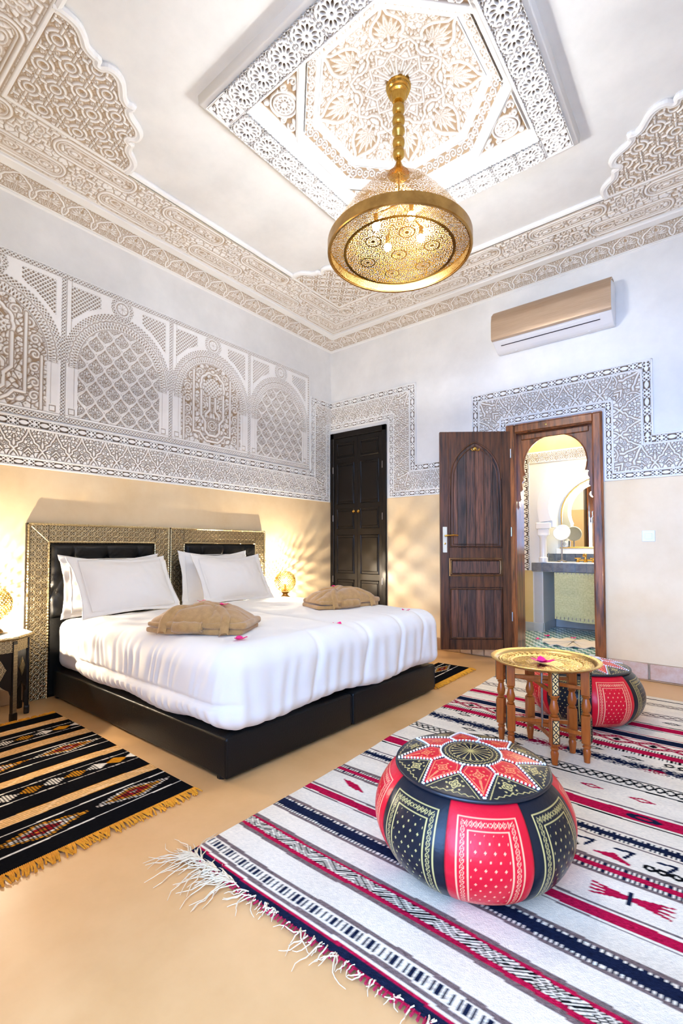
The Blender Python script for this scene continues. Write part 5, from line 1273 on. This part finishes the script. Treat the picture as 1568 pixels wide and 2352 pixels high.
# ------------------------------------------------------------------ leather poufs
RED = np.array((.62, .006, .022)); INK = np.array((.006, .009, .016)); GOLD = np.array((.54, .42, .15)); CORAL = np.array((.80, .22, .09))
pprof = np.array([(.205, .0), (.245, .010), (.290, .055), (.318, .115), (.322, .165), (.308, .215), (.283, .258), (.255, .286), (.238, .293)])
def catmull(P, n):
    Q = np.concatenate([[2 * P[0] - P[1]], P, [2 * P[-1] - P[-2]]]); out = []
    for i in range(1, len(Q) - 2):
        for t in np.linspace(0, 1, n, endpoint=False): a, b_, c, d = Q[i - 1:i + 3]; out.append(.5 * (2 * b_ + (c - a) * t + (2 * a - 5 * b_ + 4 * c - d) * t * t + (3 * b_ - a - 3 * c + d) * t ** 3))
    return np.array(out + [P[-1]])
pprof = catmull(pprof, 10)
def prof_at(q):
    cum = np.concatenate([[0], np.cumsum(np.hypot(*np.diff(pprof, axis=0).T))]); s = q * cum[-1]
    return np.interp(s, cum, pprof[:, 0]), np.interp(s, cum, pprof[:, 1])
def side_mesh(name, base, gold):
    n1, n2 = 104, 136; p = np.linspace(-.5, .5, n1); q = np.linspace(0, 1, n2); Pq, Q = np.meshgrid(p, q); r, z = prof_at(Q)
    bulge = .006 * (1 - (2 * Pq) ** 6) * np.sin(PI * np.clip(Q, 0, 1)); th = Pq * PI / 4
    V = np.stack([((r + bulge) * np.cos(th)).ravel(), ((r + bulge) * np.sin(th)).ravel(), z.ravel()], 1)
    u = Pq * .245; v = (Q - .5) * .36; C = np.tile(base, (n2, n1, 1))
    w0, h0 = .090, .135
    rect = lambda w_, h_: np.maximum(np.abs(u) - w_, np.abs(v) - h_)
    g = (np.abs(rect(w0, h0)) < .0022) | (np.abs(rect(w0 - .030, h0 - .030)) < .0022)
    d = rect(w0 - .015, h0 - .015); along = np.where(np.abs(u) - w0 > np.abs(v) - h0, v, u)
    g |= (np.abs(np.abs(d) - .0055 * np.abs(np.sin(along / .014 * PI))) < .0013) & (np.abs(d) < .008) | (np.hypot(d, ((along / .014) % 1 - .5) * .014) < .0016)
    iy = np.round(v / .020); ix = (u / .026 + .5 * (iy % 2)); g |= (np.hypot((ix - np.round(ix)) * .026, v - iy * .020) < .0030) & (rect(w0 - .038, h0 - .036) < 0)
    C[g] = gold
    C *= np.where(np.abs(Pq) > .485, .55, 1)[..., None]
    return npmesh(name, V, gridfaces(n1, n2), M['leather_print'], colattr=C.reshape(-1, 3), smooth=True)
def top_z(r): return .300 + .036 * np.clip(1 - (r / .252) ** 2, 0, 1)
def top_mesh(name, kite):
    n1, n2 = 110, 90; a = np.linspace(-PI / 8, PI / 8, n1); rr_ = np.linspace(.095, .254, n2); A, Rr = np.meshgrid(a, rr_)
    x = Rr * np.cos(A); y = Rr * np.sin(A)
    if kite:  # tip outwards on the sector axis
        kp = [(.095, -.032), (.095, .032), (.145 * math.cos(PI / 8), .145 * math.sin(PI / 8)), (.252, 0), (.145 * math.cos(PI / 8), -.145 * math.sin(PI / 8))]
        ins = inpoly(x, y, kp); base, gold = RED, CORAL
        ed = seg(x, y, kp + kp[:1], 0); g = (np.abs(ed - .011) < .0015) & ins
        c = (.150, 0)
    else:     # wide side outwards
        e1 = (.254 * math.cos(PI / 8), .254 * math.sin(PI / 8)); kp = [(.140, 0), e1, (.262, .05), (.266, 0), (.262, -.05), (e1[0], -e1[1])]
        ins = inpoly(x, y, kp); base, gold = INK, GOLD
        ed = seg(x, y, kp[5:] + kp[:2], 0); g = (np.abs(ed - .012) < .0015) & ins & (x < .236)
        g |= (np.abs(x - .236 - .0025 * np.sin(y / .011 * PI)) < .0015) & (np.abs(y) < .068); c = (.205, 0)
    q = np.hypot(x - c[0], y - c[1]); m4 = np.maximum(np.abs(x - c[0]), np.abs(y - c[1]))
    g |= (np.abs(q - .014 - .003 * np.cos(4 * np.arctan2(y, x - c[0]))) < .0025) | (q < .005) | (np.abs(q - .009) < .0012)
    for k in range(8): aa = k * PI / 4; g |= np.maximum(np.abs(x - c[0] - .026 * math.cos(aa)), np.abs(y - c[1] - .026 * math.sin(aa))) < .0032
    g &= ins & (ed > .007)
    if kite: g |= seg(x, y, [(.180, 0), (.232, 0)], [.004, .001]) < 0
    C = np.tile(base, (n2, n1, 1)); C[g] = gold
    V = np.stack([x.ravel(), y.ravel(), (top_z(Rr) + .003 * np.clip(ed / .01, 0, 1)).ravel()], 1); F = gridfaces(n1, n2)
    k = ins.ravel()[F].mean(1) > .4; V, F, C = compact(V, F[k], C.reshape(-1, 3))
    return npmesh(name, V, F, M['leather_print'], colattr=C, smooth=True)
n1, n2 = 200, 60; A, Rr = np.meshgrid(np.linspace(0, 2 * PI, n1), np.linspace(.0005, .100, n2)); C = np.tile(INK, (n2, n1, 1))
lat = np.abs((A * 18 / (2 * PI)) % 1 - .5) * 2 * PI / 18 * Rr
g = ((lat < .0014) & (Rr < .058)) | ((np.hypot(lat, Rr - .062) < .0045)) | (np.abs(Rr - .072 - .002 * np.cos(A * 40)) < .0014) | (np.abs(Rr - .086 - .0022 * np.cos(A * 36)) < .0018) | (Rr < .006)
C[g] = GOLD
me_med = npmesh('medallion', np.stack([(Rr * np.cos(A)).ravel(), (Rr * np.sin(A)).ravel(), (top_z(Rr) + .002).ravel()], 1), gridfaces(n1, n2), M['leather_print'], colattr=C.reshape(-1, 3), smooth=True)
me_sr, me_sb = side_mesh('side_panel', RED, np.array((.85, .40, .22))), side_mesh('side_panel', INK, GOLD)
me_k, me_t = top_mesh('kite_panel', True), top_mesh('triangle_panel', False)
def stitches():
    b = MB(); 
    def run(p, q, n):
        for i in range(n):
            f = (i + .5) / n; x = p[0] + (q[0] - p[0]) * f; y = p[1] + (q[1] - p[1]) * f; r = math.hypot(x, y)
            an = math.atan2(q[1] - p[1], q[0] - p[0]); b.box((-.0034, -.0030, -.002), (.0034, .0030, .004), .0015, Matrix.Translation((x, y, float(top_z(r)) + .003)) @ Matrix.Rotation(an, 4, 'Z'))
    for k in range(8):
        a = k * PI / 4; pol = lambda r, d: (r * math.cos(a + d), r * math.sin(a + d))
        for s in (-1, 1): run(pol(.146, s * PI / 8), pol(.250, 0), 11)
        run(pol(.103, PI / 8), pol(.142, PI / 8), 4)
    for i in range(52): a = i * 2 * PI / 52; b.box((-.0042, -.0022, -.002), (.0042, .0022, .004), .0012, Matrix.Translation((.101 * math.cos(a), .101 * math.sin(a), float(top_z(.1)) + .002)) @ Matrix.Rotation(a + PI / 2 + .5, 4, 'Z'))
    return b.mesh('stitching', M['stitch'])
me_st = stitches()
leather = mat('dark_leather', (.007, .010, .017), .32, bump=(70, .1))
me_lip = MB().lathe([(.236, .288), (.252, .290), (.258, .296), (.256, .302), (.246, .304), (.10, .331), (0, .333)], 64, cap=False).mesh('seam_lip', leather, True)
me_bot = MB().lathe([(0, .002), (.206, .002)], 40, cap=False).mesh('underside', leather)
def pouf(label, x, y, rot):
    t = thing('leather_pouf', label, 'pouf', (x, y, .017), R(rot), 'red and black leather poufs'); t.scale = (.937, .937, .965)
    for k in range(8):
        m = Matrix.Rotation(k * PI / 4, 4, 'Z')
        link('side_panel', me_sr if k % 2 == 0 else me_sb, t, m, 'red side panel with gold print' if k % 2 == 0 else 'black side panel with gold print')
        link('kite_panel', me_k, t, m, 'red kite of the star'); link('triangle_panel', me_t, t, Matrix.Rotation((k + .5) * PI / 4, 4, 'Z'), 'black triangle with gold print')
    link('medallion', me_med, t, None, 'black medallion with gold spokes'); link('stitching', me_st, t, kind='stuff'); link('seam_lip', me_lip, t); link('underside', me_bot, t)
    return t
camdir = lambda x, y: math.degrees(math.atan2(-4.24188 - y, 3.55533 - x))
pouf('red and black leather pouf in front, nearest the camera', 2.916, -2.775, camdir(2.916, -2.775) + 9)
pouf('red and black leather pouf behind the tray table', 2.917, -1.144, camdir(2.917, -1.144) + 29)

# ------------------------------------------------------------------ tray table
tx, ty = 2.865, -1.812
tt = thing('folding_table', 'folding stand of six turned honey wood legs carrying the brass tray', 'table', (tx, ty, .012))
feet = [(2.951, -1.93), (3.062, -1.817), (2.985, -1.745), (2.772, -1.695), (2.66, -1.80), (2.735, -1.875)]
def leg_mesh():
    b = MB(); s = .019
    b.box((-s, -s, .305), (s, s, .425), .003).box((-s, -s, .085), (s, s, .215), .003)
    b.lathe([(.012, .305), (.019, .298), (.013, .290), (.015, .278), (.021, .255), (.018, .235), (.013, .226), (.019, .220), (.013, .214)], 18)
    b.lathe([(.0, .0), (.013, .0), (.014, .02), (.018, .050), (.014, .062), (.019, .070), (.014, .076), (.018, .086)], 18)
    return b.mesh('leg', M['orange_wood'], True, 40)
me_leg = leg_mesh()
def inlay_mesh():
    return MB().box((-.015, 0, -.052), (.015, .0015, .052)).mesh('inlay', M['inlay'])
def inlay_pat():
    b = MB(); d = .0015
    for z in (-.034, 0, .034):
        for s in (-1, 1): b.tube([(-.013 * s, d, z - .015), (.013 * s, d, z + .015)], .0022, 4)
        b.prism([(-.004, z - .017 + 0), (0, z - .022), (.004, z - .017), (0, z - .012)], d - .001, d + .0012, Matrix(((1, 0, 0, 0), (0, 0, 1, 0), (0, 1, 0, 0), (0, 0, 0, 1))))
    for s in (-1, 1): b.tube([(s * .0145, d, -.052), (s * .0145, d, .052)], .0016, 4)
    for z in (-.0515, .0515): b.tube([(-.0145, d, z), (.0145, d, z)], .0016, 4)
    return b.mesh('burnt_pattern', M['black_paint'])
me_in, me_ip = inlay_mesh(), inlay_pat()
for k, (x, y) in enumerate(feet):
    a = math.atan2(y - ty, x - tx); a_face = a - PI / 2
    l = link('leg', me_leg, tt, Matrix.Translation((x - tx, y - ty, 0)) @ Matrix.Rotation(a_face, 4, 'Z'))
    for z in (.367, .150):
        i_ = link('inlay', me_in, l, Matrix.Translation((0, .0190, z))); 
        ip = link('burnt_pattern', me_ip, l, Matrix.Translation((0, .0192, z)))
for k in range(3):
    (xa, ya), (xb, yb) = feet[k], feet[k + 3]; v = Vector((xb - xa, yb - ya, 0)); L = v.length
    for z, dz in ((.335, .020), (.125, .020)):
        zz_ = z + (k - 1) * .017
        MB().box((.012, -.008, -.0085), (L - .012, .008, .0085), .002, basis((xa - tx, ya - ty, zz_), v / L, Vector((0, 0, 1)).cross(v / L))).put('cross_bar', M['orange_wood'], tt)
MB().lathe([(.006, .10), (.006, .375)], 8).put('pivot_pin', M['slot_metal'], tt)
tr = thing('brass_tray', 'round engraved brass tray lying on the folding stand', 'tray', (2.882, -1.820, .4405))
pr = [(0, .000)] + [(r, .0012 * (i % 2)) for i, r in enumerate(np.linspace(.012, .150, 22))] + [(.155, .003), (.160, .003)] + [(r, .0035 + .002 * (i % 2) + .010 * f) for i, (r, f) in enumerate(zip(np.linspace(.166, .214, 9), np.linspace(0, .35, 9)))] + [(.220, .012), (.228, .019), (.236, .020), (.247, .023), (.250, .021), (.248, .018), (.236, .014), (.222, .004), (.20, -.001), (0, -.003)]
me = MB().lathe(pr, 96, cap=False).mesh('tray_plate', M['tray'], True, 35)
link('tray_plate', me, tr)
b = MB()
for i in range(40):
    a = i * 2 * PI / 40; b.box((.168, -.006, .004), (.206, .006, .0085), .003, Matrix.Rotation(a, 4, 'Z'))
for i in range(30):
    a = i * 2 * PI / 30; b.box((.085, -.0025, .0005), (.140, .0025, .0024), .001, Matrix.Rotation(a, 4, 'Z'))
b.put('embossed_pattern', M['tray'], tr, kind='stuff')
petal('magenta petals with a white centre in the brass tray', 2.885, -1.850, .441, 2, 0, 1.5, 'magenta petals in the tray')
petal('second bunch of magenta petals overlapping in the brass tray', 2.865, -1.838, .441, 0, 1.3, 1.3, 'magenta petals in the tray')
